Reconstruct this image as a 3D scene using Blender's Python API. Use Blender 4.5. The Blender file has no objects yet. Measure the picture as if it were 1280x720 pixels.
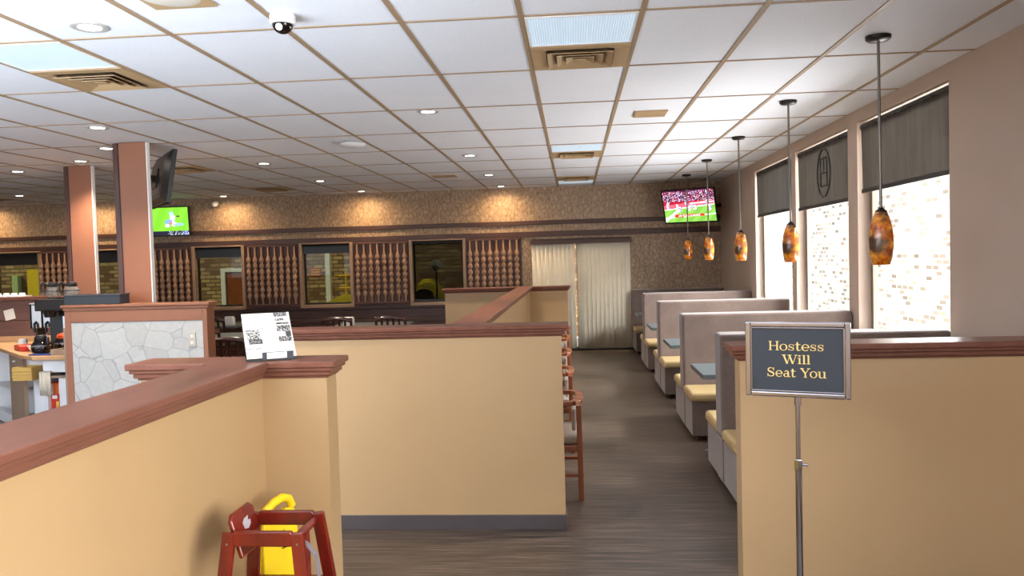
import bpy, bmesh, math, random
from mathutils import Vector, Matrix
random.seed(7)
C = bpy.context.scene.collection
PI = math.pi
# ------------------------------------------------------------------ helpers
def lin(r, g, b):
    f = lambda c: c/12.92 if c <= .04045 else ((c+.055)/1.055)**2.4
    return (f(r/255), f(g/255), f(b/255), 1)

class MB:
    """collects shapes into one bmesh"""
    def __init__(s): s.bm = bmesh.new()
    def poly(s, pts, faces):
        v = [s.bm.verts.new(p) for p in pts]
        for f in faces:
            try: s.bm.faces.new([v[i] for i in f])
            except ValueError: pass
        return v
    def box(s, x0, x1, y0, y1, z0, z1):
        p = [(x, y, z) for z in (z0, z1) for y in (y0, y1) for x in (x0, x1)]
        s.poly(p, [(0,2,3,1), (4,5,7,6), (0,1,5,4), (2,6,7,3), (0,4,6,2), (1,3,7,5)]); return s
    def bar(s, a, b, w, h, up=(0,0,1), w2=None, h2=None):
        """box section w x h from a to b"""
        a, b = Vector(a), Vector(b); d = (b-a).normalized(); u = Vector(up)
        if abs(d.dot(u)) > .98: u = Vector((0,1,0))
        r = d.cross(u).normalized(); u = r.cross(d)
        w2 = w2 or w; h2 = h2 or h; p = []
        for c, ww, hh in ((a, w, h), (b, w2, h2)):
            for sx, sy in ((-1,-1), (1,-1), (1,1), (-1,1)): p.append(c + r*sx*ww/2 + u*sy*hh/2)
        s.poly(p, [(0,3,2,1), (4,5,6,7), (0,1,5,4), (1,2,6,5), (2,3,7,6), (3,0,4,7)]); return s
    def tube(s, pts, r, n=10, cap=True):
        pts = [Vector(p) for p in pts]; rings = []; rr = r if isinstance(r, (list, tuple)) else [r]*len(pts)
        t0 = (pts[1]-pts[0]).normalized(); u = Vector((0,0,1)) if abs(t0.z) < .9 else Vector((1,0,0))
        for i, p in enumerate(pts):
            t = (pts[min(i+1, len(pts)-1)] - pts[max(i-1, 0)]).normalized()
            x = t.cross(u).normalized(); u = x.cross(t).normalized()
            rings.append([s.bm.verts.new(p + (x*math.cos(k*2*PI/n) + u*math.sin(k*2*PI/n))*rr[i]) for k in range(n)])
        for a, b in zip(rings, rings[1:]):
            for k in range(n): s.bm.faces.new((a[k], a[(k+1) % n], b[(k+1) % n], b[k]))
        if cap:
            s.bm.faces.new(rings[0][::-1]); s.bm.faces.new(rings[-1])
        return s
    def lathe(s, prof, c=(0,0,0), n=24, cap=True):
        """prof: (radius, z) pairs about a vertical axis at c"""
        rings = []
        for r, z in prof:
            rings.append([s.bm.verts.new((c[0]+r*math.cos(k*2*PI/n), c[1]+r*math.sin(k*2*PI/n), c[2]+z)) for k in range(n)])
        for a, b in zip(rings, rings[1:]):
            for k in range(n): s.bm.faces.new((a[k], a[(k+1) % n], b[(k+1) % n], b[k]))
        if cap:
            s.bm.faces.new(rings[0][::-1]); s.bm.faces.new(rings[-1])
        return s
    def prism(s, pts, z0, z1):
        n = len(pts); p = [(x, y, z0) for x, y in pts] + [(x, y, z1) for x, y in pts]
        s.poly(p, [tuple(range(n))[::-1], tuple(range(n, 2*n))] + [(i, (i+1) % n, n+(i+1) % n, n+i) for i in range(n)]); return s
    def extr(s, pts, o, ex, ey, ez, t):
        """2-D outline pts in the (ex, ey) plane at o, thickness t along ez"""
        o, ex, ey, ez = map(Vector, (o, ex, ey, ez)); n = len(pts)
        p = [o + ex*x + ey*y for x, y in pts]; p += [q + ez*t for q in p]
        s.poly(p, [tuple(range(n))[::-1], tuple(range(n, 2*n))] + [(i, (i+1) % n, n+(i+1) % n, n+i) for i in range(n)]); return s
    def move(s, v): bmesh.ops.translate(s.bm, verts=s.bm.verts, vec=Vector(v)); return s
    def rotz(s, a): bmesh.ops.rotate(s.bm, verts=s.bm.verts, cent=(0,0,0), matrix=Matrix.Rotation(a, 3, 'Z')); return s

def wroot(o):
    v = Vector((0,0,0))
    while o is not None: v = v + Vector(o.location); o = o.parent
    return v
def obj(name, mb, m, parent=None, bevel=0, smooth=False, seg=2, local=False):
    bm = mb.bm; bmesh.ops.recalc_face_normals(bm, faces=bm.faces[:])
    off = Vector((0,0,0))
    if parent is None:
        if not local:
            xs = [v.co for v in bm.verts]
            off = Vector(((min(c.x for c in xs)+max(c.x for c in xs))/2, (min(c.y for c in xs)+max(c.y for c in xs))/2, min(c.z for c in xs)))
    elif not local: off = wroot(parent)
    bmesh.ops.translate(bm, verts=bm.verts, vec=-off)
    me = bpy.data.meshes.new(name); bm.to_mesh(me); bm.free()
    o = bpy.data.objects.new(name, me); C.objects.link(o)
    if parent is None: o.location = off
    else: o.parent = parent
    me.materials.append(m)
    if smooth:
        for p in me.polygons: p.use_smooth = True
        mod = o.modifiers.new('edges', 'EDGE_SPLIT'); mod.split_angle = math.radians(40)
    if bevel:
        b = o.modifiers.new('bevel', 'BEVEL'); b.width = bevel; b.segments = seg; b.limit_method = 'ANGLE'; b.angle_limit = math.radians(40)
        if smooth: o.modifiers.move(1, 0)
    return o
def tag(o, label, cat, group=None, kind=None):
    o['label'] = label; o['category'] = cat
    if group: o['group'] = group
    if kind: o['kind'] = kind
    return o
def thing(name, label, cat, loc=(0,0,0), rz=0, group=None, kind=None):
    o = bpy.data.objects.new(name, None); C.objects.link(o); o.location = loc; o.rotation_euler = (0,0,rz)
    o.empty_display_size = .1
    return tag(o, label, cat, group, kind)
def struct(name, mb, m, parent=None, **k):
    o = obj(name, mb, m, parent, **k)
    if parent is None: o['kind'] = 'structure'
    return o
def kids(o): return [c for c in C.objects if c.parent == o]
def copy_tree(o, parent=None):
    c = o.copy(); C.objects.link(c)
    if parent is not None: c.parent = parent
    for ch in kids(o): copy_tree(ch, c)
    return c
def again(o, loc, rz=None, label=None):
    c = copy_tree(o); c.location = loc
    if rz is not None: c.rotation_euler = (0,0,rz)
    if label: c['label'] = label
    return c

# ------------------------------------------------------------------ materials
class N:
    def __init__(s, name):
        s.m = bpy.data.materials.new(name); s.m.use_nodes = True; s.t = s.m.node_tree
        s.b = s.t.nodes['Principled BSDF']; s.out = s.t.nodes['Material Output']; s.co = None
    def n(s, typ, **k):
        x = s.t.nodes.new(typ)
        for a, v in k.items():
            if hasattr(x, a): setattr(x, a, v)
            else: x.inputs[a.replace('_', ' ')].default_value = v
        return x
    def l(s, a, b): s.t.links.new(a, b)
    def coord(s, scale=(1,1,1), rot=(0,0,0)):
        if s.co is None: s.co = s.n('ShaderNodeTexCoord').outputs['Object']
        mp = s.n('ShaderNodeMapping'); mp.inputs['Scale'].default_value = scale; mp.inputs['Rotation'].default_value = rot
        s.l(s.co, mp.inputs['Vector']); return mp.outputs[0]
    def noise(s, scale, detail=3, rough=.5, vec=None):
        x = s.n('ShaderNodeTexNoise'); x.inputs['Scale'].default_value = scale; x.inputs['Detail'].default_value = detail; x.inputs['Roughness'].default_value = rough
        s.l(vec if vec is not None else s.coord(), x.inputs['Vector']); return x.outputs['Fac']
    def ramp(s, fac, stops):
        r = s.n('ShaderNodeValToRGB'); e = r.color_ramp.elements
        while len(e) < len(stops): e.new(.5)
        for i, (p, c) in enumerate(stops): e[i].position = p; e[i].color = c
        s.l(fac, r.inputs[0]); return r.outputs[0]
    def mix(s, fac, a, b, blend='MIX'):
        x = s.n('ShaderNodeMix', data_type='RGBA'); x.blend_type = blend
        for i, v in ((0, fac), (6, a), (7, b)):
            if hasattr(v, 'links'): s.l(v, x.inputs[i])
            else: x.inputs[i].default_value = v
        return x.outputs[2]
    def bump(s, h, strength, dist=.01):
        x = s.n('ShaderNodeBump'); x.inputs['Strength'].default_value = strength; x.inputs['Distance'].default_value = dist
        s.l(h, x.inputs['Height']); s.l(x.outputs[0], s.b.inputs['Normal'])
    def col(s, c):
        if hasattr(c, 'links'): s.l(c, s.b.inputs['Base Color'])
        else: s.b.inputs['Base Color'].default_value = c
    def set(s, rough=.5, metal=0, spec=.5, **k):
        s.b.inputs['Roughness'].default_value = rough; s.b.inputs['Metallic'].default_value = metal; s.b.inputs['Specular IOR Level'].default_value = spec
        for a, v in k.items(): s.b.inputs[a.replace('_', ' ')].default_value = v

def plain(name, rgb, rough=.5, metal=0, var=.06, scale=6, bump=0, bscale=60, spec=.5, **k):
    x = N(name); c = lin(*rgb)
    d = tuple(v*(1-var) for v in c[:3]) + (1,); e = tuple(min(1, v*(1+var)) for v in c[:3]) + (1,)
    x.col(x.ramp(x.noise(scale), [(.3, d), (.7, e)])); x.set(rough, metal, spec, **k)
    if bump: x.bump(x.noise(bscale, 2), bump, .004)
    return x.m
def wood(name, a, b, scale=(1,1,1), rough=.35, coat=0, spec=.5):
    x = N(name); n1 = x.noise(14, 5, .6, x.coord(scale))
    x.col(x.ramp(n1, [(.3, lin(*a)), (.7, lin(*b))])); x.set(rough, 0, spec)
    x.b.inputs['Coat Weight'].default_value = coat; x.b.inputs['Coat Roughness'].default_value = .12
    return x.m
def glow(name, rgb, strength):
    x = N(name); x.col((.02,.02,.02,1)); x.b.inputs['Emission Color'].default_value = lin(*rgb); x.b.inputs['Emission Strength'].default_value = strength
    return x.m
def glazing(name, tint=(1,1,1), gloss=.08):
    x = N(name); x.t.nodes.remove(x.b)
    tr = x.n('ShaderNodeBsdfTransparent'); tr.inputs[0].default_value = (*tint, 1)
    gl = x.n('ShaderNodeBsdfGlossy'); gl.inputs['Roughness'].default_value = .02
    lw = x.n('ShaderNodeFresnel'); lw.inputs[0].default_value = 1.35
    mx = x.n('ShaderNodeMixShader'); gm = x.n('ShaderNodeNewGeometry'); iv = x.n('ShaderNodeMath', operation='SUBTRACT'); iv.inputs[0].default_value = 1; x.l(gm.outputs['Backfacing'], iv.inputs[1]); ml = x.n('ShaderNodeMath', operation='MULTIPLY'); x.l(lw.outputs[0], ml.inputs[0]); x.l(iv.outputs[0], ml.inputs[1])
    x.l(ml.outputs[0], mx.inputs[0]); x.l(tr.outputs[0], mx.inputs[1]); x.l(gl.outputs[0], mx.inputs[2]); x.l(mx.outputs[0], x.out.inputs[0])
    return x.m
def screen_fabric(name, rgb, open_=.06, trans=.1):
    x = N(name); x.t.nodes.remove(x.b)
    df = x.n('ShaderNodeBsdfDiffuse'); df.inputs[0].default_value = lin(*rgb)
    w = x.noise(3, 4, .6, x.coord((1, 3, .25))); x.l(x.ramp(w, [(.3, lin(*[v*.85 for v in rgb])), (.7, lin(*[min(255, v*1.15) for v in rgb]))]), df.inputs[0])
    tl = x.n('ShaderNodeBsdfTranslucent'); tl.inputs[0].default_value = lin(150,140,125)
    tr = x.n('ShaderNodeBsdfTransparent')
    m1 = x.n('ShaderNodeMixShader'); m1.inputs[0].default_value = trans; x.l(df.outputs[0], m1.inputs[1]); x.l(tl.outputs[0], m1.inputs[2])
    m2 = x.n('ShaderNodeMixShader'); m2.inputs[0].default_value = open_; x.l(m1.outputs[0], m2.inputs[1]); x.l(tr.outputs[0], m2.inputs[2])
    x.l(m2.outputs[0], x.out.inputs[0]); return x.m
def picture(name, strength=0):
    """surface printed (or lit) with the colours of its picture attribute"""
    x = N(name); a = x.n('ShaderNodeAttribute', attribute_name='picture')
    if strength:
        x.col((.01,.01,.01,1)); x.l(a.outputs[0], x.b.inputs['Emission Color']); x.b.inputs['Emission Strength'].default_value = strength; x.set(.25)
    else:
        x.l(a.outputs[0], x.b.inputs['Base Color']); x.set(.45)
    return x.m
def pict_grid(mb, o, ex, ey, nx, ny, fn):
    """grid of faces from o along ex, ey; fn(u, v) gives 0-255 colour, v = 0 at o"""
    o, ex, ey = map(Vector, (o, ex, ey)); bm = mb.bm; lay = bm.loops.layers.float_color.new('picture')
    V = [[bm.verts.new(o + ex*(i/nx) + ey*(j/ny)) for i in range(nx+1)] for j in range(ny+1)]
    for j in range(ny):
        for i in range(nx):
            f = bm.faces.new((V[j][i], V[j][i+1], V[j+1][i+1], V[j+1][i])); c = lin(*fn((i+.5)/nx, (j+.5)/ny))
            for lp in f.loops: lp[lay] = c
    return mb

M = {}
M['tan'] = plain('tan_wall_paint', (176,146,107), .42, bump=.15, bscale=180, var=.03, scale=2)
M['cap'] = wood('brown_pink_cap', (108,69,56), (124,82,68), (1,.15,1), .3, spec=.1)
M['taupe'] = plain('taupe_wall_paint', (190,170,154), .6, var=.03, scale=2, bump=.1, bscale=160)
M['base'] = plain('dark_rubber_base', (74,68,70), .4)
M['brown'] = wood('dark_brown_trim', (70,45,40), (84,56,48), (.2,1,1), .4)
M['panelbrown'] = wood('reddish_brown_panel', (98,66,57), (114,78,67), (.2,1,1), .45)
M['bead'] = wood('carved_spindle_wood', (170,136,112), (192,156,128), (1,1,.3), .4)
M['casing'] = plain('tan_window_casing', (176,146,118), .4)
M['copper'] = plain('terracotta_column_paint', (150,98,72), .45, var=.03)
M['white'] = plain('white_plastic', (232,232,230), .35, var=.01)
M['whitelam'] = plain('white_laminate', (224,226,230), .35, var=.02)
M['darkwood'] = wood('dark_column_trim', (66,38,32), (92,56,46), (1,1,.2), .35)
M['black'] = plain('black_plastic', (22,22,24), .35)
M['blackmetal'] = plain('dark_bronze_metal', (40,36,34), .35, .6)
M['steel'] = plain('brushed_steel', (190,190,192), .28, 1, var=.03)
M['chrome'] = plain('polished_chrome', (168,168,176), .18, 1, var=.01)
M['rod'] = plain('pewter_rod', (120,116,112), .3, .8)
M['beige_metal'] = plain('beige_painted_metal', (178,150,112), .45, var=.03)
M['grid'] = plain('tan_ceiling_tee', (160,136,108), .5, var=.03)
M['vinyl'] = plain('yellow_tan_vinyl', (192,166,117), .38, var=.05, scale=9)
M['table'] = plain('slate_laminate', (88,98,100), .3, var=.1, scale=30)
M['mahogany'] = wood('red_mahogany', (84,16,8), (122,30,13), (1,1,.25), .25, .35)
M['chairwood'] = wood('orange_brown_wood', (124,66,38), (150,84,50), (1,1,.2), .3, .3)
M['cherry'] = wood('dark_cherry_wood', (46,19,13), (66,29,19), (1,1,.2), .25, .4)
M['greyfabric'] = plain('grey_tweed', (160,150,142), .9, var=.15, scale=120)
M['yellow'] = plain('yellow_plastic', (240,205,30), .4, var=.03)
M['slate'] = plain('slate_sign_board', (44,51,60), .5, var=.03)
M['gold'] = plain('gold_lettering', (236,205,130), .4, var=.02)
M['strap'] = plain('grey_webbing', (120,112,118), .8)
M['tube'] = plain('charcoal_tube', (52,48,46), .5)
M['blind'] = plain('cream_blind_vinyl', (250,242,222), .5, var=.03)
M['glass'] = glazing('clear_glazing')
M['tintglass'] = glazing('tinted_glazing', (.36,.37,.3))
M['shade'] = screen_fabric('charcoal_screen', (66,60,57), .012, .02)
M['darkshade'] = screen_fabric('black_screen', (24,22,22), .5, .05)
M['ring'] = plain('satin_light_trim', (176,174,172), .4)
M['sticker'] = plain('worn_silver_sticker', (168,164,170), .5)
M['lamp'] = glow('lamp_lens', (255,244,225), 9)
M['concrete'] = plain('grey_concrete', (150,146,140), .9, var=.1)
M['paper'] = plain('white_paper', (238,234,222), .7, var=.01)
M['red'] = plain('red_plastic', (186,40,24), .35)
M['blue'] = plain('blue_cloth', (40,56,120), .9)
M['cloth'] = plain('off_white_cloth', (200,192,178), .95)
M['mustard'] = plain('mustard_plastic', (196,160,84), .45)
M['tanlam'] = wood('tan_laminate', (190,146,100), (206,162,116), (1,.2,1), .35)
M['greylam'] = plain('taupe_laminate', (150,128,108), .45)
M['pink'] = plain('fluorescent_panel_edge', (180,170,160), .5)
M['coffee'] = plain('black_coffee_glass', (18,12,10), .06, coat=0) if False else plain('black_coffee_glass', (18,12,10), .06)
M['potglass'] = plain('carafe_glass', (150,146,138), .06, spec=.8, Alpha=.45)
M['orange'] = plain('orange_plastic', (214,84,34), .4)
M['red_sign'] = plain('red_sign_face', (176,64,36), .6)
M['ylw_rail'] = plain('yellow_painted_steel', (222,176,20), .5)
M['tarp'] = plain('yellow_canvas', (236,200,20), .7)
M['frost'] = plain('frosted_globe', (225,230,225), .4)

def fabric():
    x = N('mauve_grey_velour'); n1 = x.noise(5, 4, .6); n2 = x.noise(140, 2)
    c = x.ramp(n1, [(.25, lin(94,78,71)), (.75, lin(120,102,93))])
    x.col(x.mix(.25, c, x.ramp(n2, [(.3, lin(96,80,76)), (.7, lin(160,142,132))]))); x.set(.85, 0, .3, Sheen_Weight=.35); x.bump(n2, .2, .002); return x.m
M['velour'] = fabric()
def planks():
    x = N('dark_plank_vinyl'); v = x.coord()
    br = x.n('ShaderNodeTexBrick'); x.l(v, br.inputs['Vector']); br.offset = .37; br.inputs['Scale'].default_value = 1
    br.inputs['Brick Width'].default_value = 1.22; br.inputs['Row Height'].default_value = .15; br.inputs['Mortar Size'].default_value = .0012
    br.inputs['Color1'].default_value = lin(56,45,37); br.inputs['Color2'].default_value = lin(86,72,61); br.inputs['Mortar'].default_value = lin(52,44,39)
    g = x.noise(7, 7, .7, x.coord((.3, 11, 1))); g2 = x.noise(3, 3, .5, x.coord((.5, 14, 1)))
    c = x.mix(.8, br.outputs['Color'], x.ramp(g, [(.38, lin(23,18,15)), (.5, lin(62,51,43)), (.62, lin(130,114,99))]))
    x.col(x.mix(.22, c, x.ramp(g2, [(.35, lin(62,51,44)), (.65, lin(118,103,91))]))); x.set(.36, 0, .45); x.bump(g, .12, .002); return x.m
M['floor'] = planks()
def tiles():
    x = N('white_ceiling_tile'); f = x.noise(220, 2, .6); g = x.noise(1.2, 2)
    c = x.mix(.5, x.ramp(f, [(.35, lin(214,218,226)), (.6, lin(236,239,246))]), x.ramp(g, [(.3, lin(224,228,236)), (.7, lin(234,237,244))]))
    x.col(c); x.set(.8, 0, .3); x.bump(f, .25, .002); return x.m
M['ceil'] = tiles()
def wallpaper():
    x = N('crushed_tan_wallcovering'); a = x.noise(34, 4, .65, x.coord((1,1,.55)))
    w = x.n('ShaderNodeTexVoronoi'); w.feature = 'DISTANCE_TO_EDGE'; w.inputs['Scale'].default_value = 16; x.l(x.coord((1,1,.6)), w.inputs['Vector'])
    c = x.ramp(a, [(.3, lin(126,103,84)), (.5, lin(172,147,121)), (.7, lin(206,182,153))])
    c = x.mix(.35, c, x.ramp(w.outputs[0], [(0, lin(110,87,68)), (.25, lin(188,161,132))]))
    x.col(c); x.set(.5); x.bump(a, .6, .02); return x.m
M['paperwall'] = wallpaper()
def bricks(name, c1, c2, mortar, wx=1, bias=-.1):
    x = N(name); mp = x.n('ShaderNodeMapping')
    tc = x.n('ShaderNodeTexCoord'); sp = x.n('ShaderNodeSeparateXYZ'); cb = x.n('ShaderNodeCombineXYZ')
    x.l(tc.outputs['Object'], sp.inputs[0]); x.l(sp.outputs['X' if wx else 'Y'], cb.inputs[0]); x.l(sp.outputs['Z'], cb.inputs[1])
    br = x.n('ShaderNodeTexBrick'); x.l(cb.outputs[0], br.inputs['Vector']); br.inputs['Scale'].default_value = 1
    br.inputs['Brick Width'].default_value = .22; br.inputs['Row Height'].default_value = .085; br.inputs['Mortar Size'].default_value = .012; br.inputs['Bias'].default_value = bias
    br.inputs['Color1'].default_value = lin(*c1); br.inputs['Color2'].default_value = lin(*c2); br.inputs['Mortar'].default_value = lin(*mortar)
    x.col(br.outputs['Color']); x.set(.9, 0, .2); return x.m
M['brick'] = bricks('brown_tan_brick', (120,84,58), (200,168,122), (96,84,68))
M['palebrick'] = bricks('pale_mixed_brick', (206,196,180), (30,29,32), (206,198,186), 0, -.2)
def amber():
    x = N('mottled_amber_glass'); a = x.noise(16, 5, .65); b = x.noise(7, 3, .6)
    c = x.ramp(a, [(.25, lin(84,34,10)), (.42, lin(164,72,14)), (.55, lin(206,124,26)), (.66, lin(226,160,60)), (.76, lin(96,62,30))])
    c = x.mix(x.ramp(b, [(.52, (0,0,0,1)), (.66, (1,1,1,1))]), c, lin(74,52,36))
    x.col(c); x.set(.12, 0, .6, Subsurface_Weight=0.0); x.b.inputs['Coat Weight'].default_value = .5
    x.l(c, x.b.inputs['Emission Color']); x.b.inputs['Emission Strength'].default_value = .12
    return x.m
M['amber'] = amber()
def stone():
    x = N('pale_flagstone'); w = x.n('ShaderNodeTexVoronoi'); w.feature = 'DISTANCE_TO_EDGE'; w.inputs['Scale'].default_value = 4.6
    v = x.coord((1,1,1)); d = x.n('ShaderNodeVectorMath', operation='ADD'); nz = x.n('ShaderNodeTexNoise'); nz.inputs['Scale'].default_value = 2.5
    x.l(v, nz.inputs['Vector']); sc = x.n('ShaderNodeVectorMath', operation='SCALE'); sc.inputs['Scale'].default_value = .16; x.l(nz.outputs['Color'], sc.inputs[0])
    x.l(v, d.inputs[0]); x.l(sc.outputs[0], d.inputs[1]); x.l(d.outputs[0], w.inputs['Vector'])
    vc = x.n('ShaderNodeTexVoronoi'); vc.inputs['Scale'].default_value = 4.6; x.l(d.outputs[0], vc.inputs['Vector'])
    hs = x.n('ShaderNodeHueSaturation'); hs.inputs['Saturation'].default_value = .12; x.l(vc.outputs['Color'], hs.inputs['Color'])
    c = x.mix(.14, lin(190,192,190), hs.outputs[0]); c = x.mix(.35, c, x.ramp(x.noise(24, 5, .7), [(.3, lin(158,161,160)), (.7, lin(200,199,194))]))
    x.col(x.mix(x.ramp(w.outputs[0], [(.0, (1,1,1,1)), (.022, (0,0,0,1))]), c, lin(150,153,154))); x.set(.55); x.bump(w.outputs[0], .15, .01); return x.m
M['stone'] = stone()
def lens():
    x = N('ribbed_blue_white_lens'); w = x.n('ShaderNodeTexWave'); w.inputs['Scale'].default_value = 23; w.bands_direction = 'X'; x.l(x.coord(), w.inputs['Vector'])
    x.col(x.ramp(w.outputs[0], [(.25, lin(172,196,216)), (.7, lin(214,230,242))])); x.set(.3); x.bump(w.outputs[0], .5, .004)
    x.b.inputs['Emission Color'].default_value = lin(196,220,240); x.b.inputs['Emission Strength'].default_value = .25; return x.m
M['lens'] = lens()

# ------------------------------------------------------------------ room constants
ZC, YB, XR, XL, YF = 2.857, 13.7, 2.52, -13.5, -2.6
def holes_wall(mb, a0, a1, z0, z1, t0, t1, holes, axis='x'):
    """wall slab with rectangular holes (a_lo, a_hi, z_lo, z_hi)"""
    A = sorted({a0, a1, *[h[0] for h in holes], *[h[1] for h in holes]}); Z = sorted({z0, z1, *[h[2] for h in holes], *[h[3] for h in holes]})
    for i in range(len(A)-1):
        j = 0
        while j < len(Z)-1:
            inside = lambda jj: any(h[0] <= A[i]+1e-6 and h[1] >= A[i+1]-1e-6 and h[2] <= Z[jj]+1e-6 and h[3] >= Z[jj+1]-1e-6 for h in holes)
            if inside(j): j += 1; continue
            k = j
            while k+1 < len(Z)-1 and not inside(k+1): k += 1
            if axis == 'x': mb.box(A[i], A[i+1], t0, t1, Z[j], Z[k+1])
            else: mb.box(t0, t1, A[i], A[i+1], Z[j], Z[k+1])
            j = k+1
    return mb

struct('floor', MB().box(XL, XR, YF, YB, -.05, 0), M['floor'], local=True)
struct('ceiling', MB().box(XL-.2, XR+.2, YF, YB+.2, ZC, ZC+.06), M['ceil'], local=True)
g = MB()
GX0, GY0, TW, TL = -.235, 4.0, .61, 1.15
for i in range(-21, 5):
    x = GX0 + TW*i; g.box(x-.014, x+.014, YF, YB, ZC-.006, ZC-.0005)
for j in range(-5, 9):
    y = GY0 + TL*j; g.box(XL, XR, y-.009, y+.009, ZC-.0055, ZC-.0004)
struct('trim_1', g, M['grid'])
BW = [(-2.83,-1.93), (-4.82,-3.95), (-6.8,-5.93), (-8.77,-7.9), (-10.66,-9.77)]
BZ = (.9, 1.98)
DOOR = (-.72, .98)
struct('wall_back', holes_wall(MB(), XL, XR+.16, 0, ZC, YB, YB+.16, [(*w, *BZ) for w in BW] + [(*DOOR, 0, 1.95)]), M['paperwall'], local=True)
RW = [(5.49,7.19), (7.43,9.12), (9.30,11.10)]
RZ = (.85, 2.74)
RFRONT = (-1.95, 1.6)
struct('wall_right', holes_wall(MB(), YF, YB, 0, ZC, XR, XR+.16, [(*w, *RZ) for w in RW] + [(*RFRONT, *RZ)], 'y'), M['taupe'], local=True)
struct('wall_front', MB().box(-7.5, XR, YF-.16, YF, 0, ZC), M['taupe'])
struct('wall_left', MB().box(XL-.16, XL, YF, YB, 0, ZC), M['taupe'])
# trim of the back wall: two dark rails, brown panelling, wainscot
struct('trim_2', MB().box(XL, XR-.002, YB-.035, YB-.001, 2.2, 2.275), M['brown'], bevel=.006)
struct('trim_3', MB().box(XL, XR-.002, YB-.035, YB-.001, 1.99, 2.085), M['brown'], bevel=.006)
struct('trim_4', holes_wall(MB(), XL, -.9, .87, 1.989, YB-.018, YB-.001, [(a-.002, b+.002, BZ[0]-.002, BZ[1]+.002) for a, b in BW]), M['panelbrown'])
w = MB()
for z0, z1, t in ((.01,.13,.03), (.14,.36,.02), (.37,.56,.02), (.57,.63,.04), (.64,.80,.02), (.805,.868,.045)): w.box(XL, -.9, YB-t, YB-.001, z0, z1)
struct('trim_5', w, M['brown'], bevel=.005)
struct('baseboard_right', MB().box(XR-.012, XR-.001, YF, YB-.05, .001, .1), M['base'])

# back windows
def back_window(n, a, b):
    f = MB(); z0, z1 = BZ; y0, y1 = YB-.05, YB-.0185
    f.box(a-.055, a, y0, y1, z0-.055, z1+.02); f.box(b, b+.055, y0, y1, z0-.055, z1+.02)
    f.box(a, b, y0, y1, z1, z1+.02); f.box(a, b, y0-.01, y1, z0-.055, z0)
    r = obj('window_%d' % n, f, M['casing'], bevel=.006); r['kind'] = 'structure'
    s = MB(); yy0, yy1 = YB+.06, YB+.1
    s.box(a+.002, a+.03, yy0, yy1, z0+.002, z1-.002); s.box(b-.03, b-.002, yy0, yy1, z0+.002, z1-.002); s.box(a+.03, b-.03, yy0, yy1, z0+.002, z0+.03); s.box(a+.03, b-.03, yy0, yy1, z1-.03, z1-.002)
    obj('sash', s, M['black'], r)
    obj('pane', MB().box(a+.03, b-.03, YB+.075, YB+.081, z0+.03, z1-.03), M['tintglass'], r)
for n, (a, b) in enumerate(BW): back_window(n+1, a, b)
SHL = ['black mesh roller shade pulled right down over the dark back window with the globe lamp',
       'short black roller shade at the top of the back window showing the red sign',
       'short black roller shade at the top of the back window showing a white doorframe',
       'short black roller shade in the back window seen between the two columns',
       'short black roller shade in the leftmost back window above the coffee station']
for k, ((a, b), dz) in enumerate(zip(BW, (1.03, .15, .17, .2, .2))):
    t = thing('roller_shade', SHL[k], 'window shade', ((a+b)/2, YB+.03, BZ[1]-.05), 0, 'black roller shades on the back windows')
    z1 = BZ[1]
    obj('roller', MB().tube([(a+.006, YB+.03, z1-.035), (b-.006, YB+.03, z1-.035)], .03, 14), M['black'], t, smooth=True)
    obj('fabric', MB().box(a+.012, b-.012, YB+.004, YB+.0055, z1-dz, z1-.03), M['darkshade'] if k == 0 else M['black'], t)
    obj('hem_bar', MB().box(a+.012, b-.012, YB+.001, YB+.011, z1-dz-.02, z1-dz), M['black'], t)

# right windows
def right_window(n, a, b):
    z0, z1 = RZ; x0, x1 = XR+.1, XR+.15; f = MB()
    f.box(x0, x1, a+.001, a+.05, z0+.001, z1-.001); f.box(x0, x1, b-.05, b-.001, z0+.001, z1-.001); f.box(x0, x1, a+.05, b-.05, z0+.001, z0+.05); f.box(x0, x1, a+.05, b-.05, z1-.05, z1-.001)
    r = obj('window_%d' % n, f, M['casing'], bevel=.004); r['kind'] = 'structure'
    s = MB(); s.box(x0-.012, x0-.001, b-.075, b-.055, z0+.055, z1-.055); obj('sash', s, M['black'], r)
    obj('pane', MB().box(x0+.02, x0+.026, a+.05, b-.05, z0+.05, z1-.05), M['glass'], r)
    obj('sill', MB().box(XR-.03, x0-.001, a+.002, b-.002, z0+.001, z0+.02), M['white'], r, bevel=.004)
for n, (a, b) in enumerate(RW + [RFRONT]): right_window(n+6, a, b)
RSL = ['charcoal roller shade half down in the nearest and largest window on the right',
       'charcoal roller shade with an oval emblem showing, in the middle window on the right',
       'charcoal roller shade half down in the farthest window on the right wall']
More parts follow.
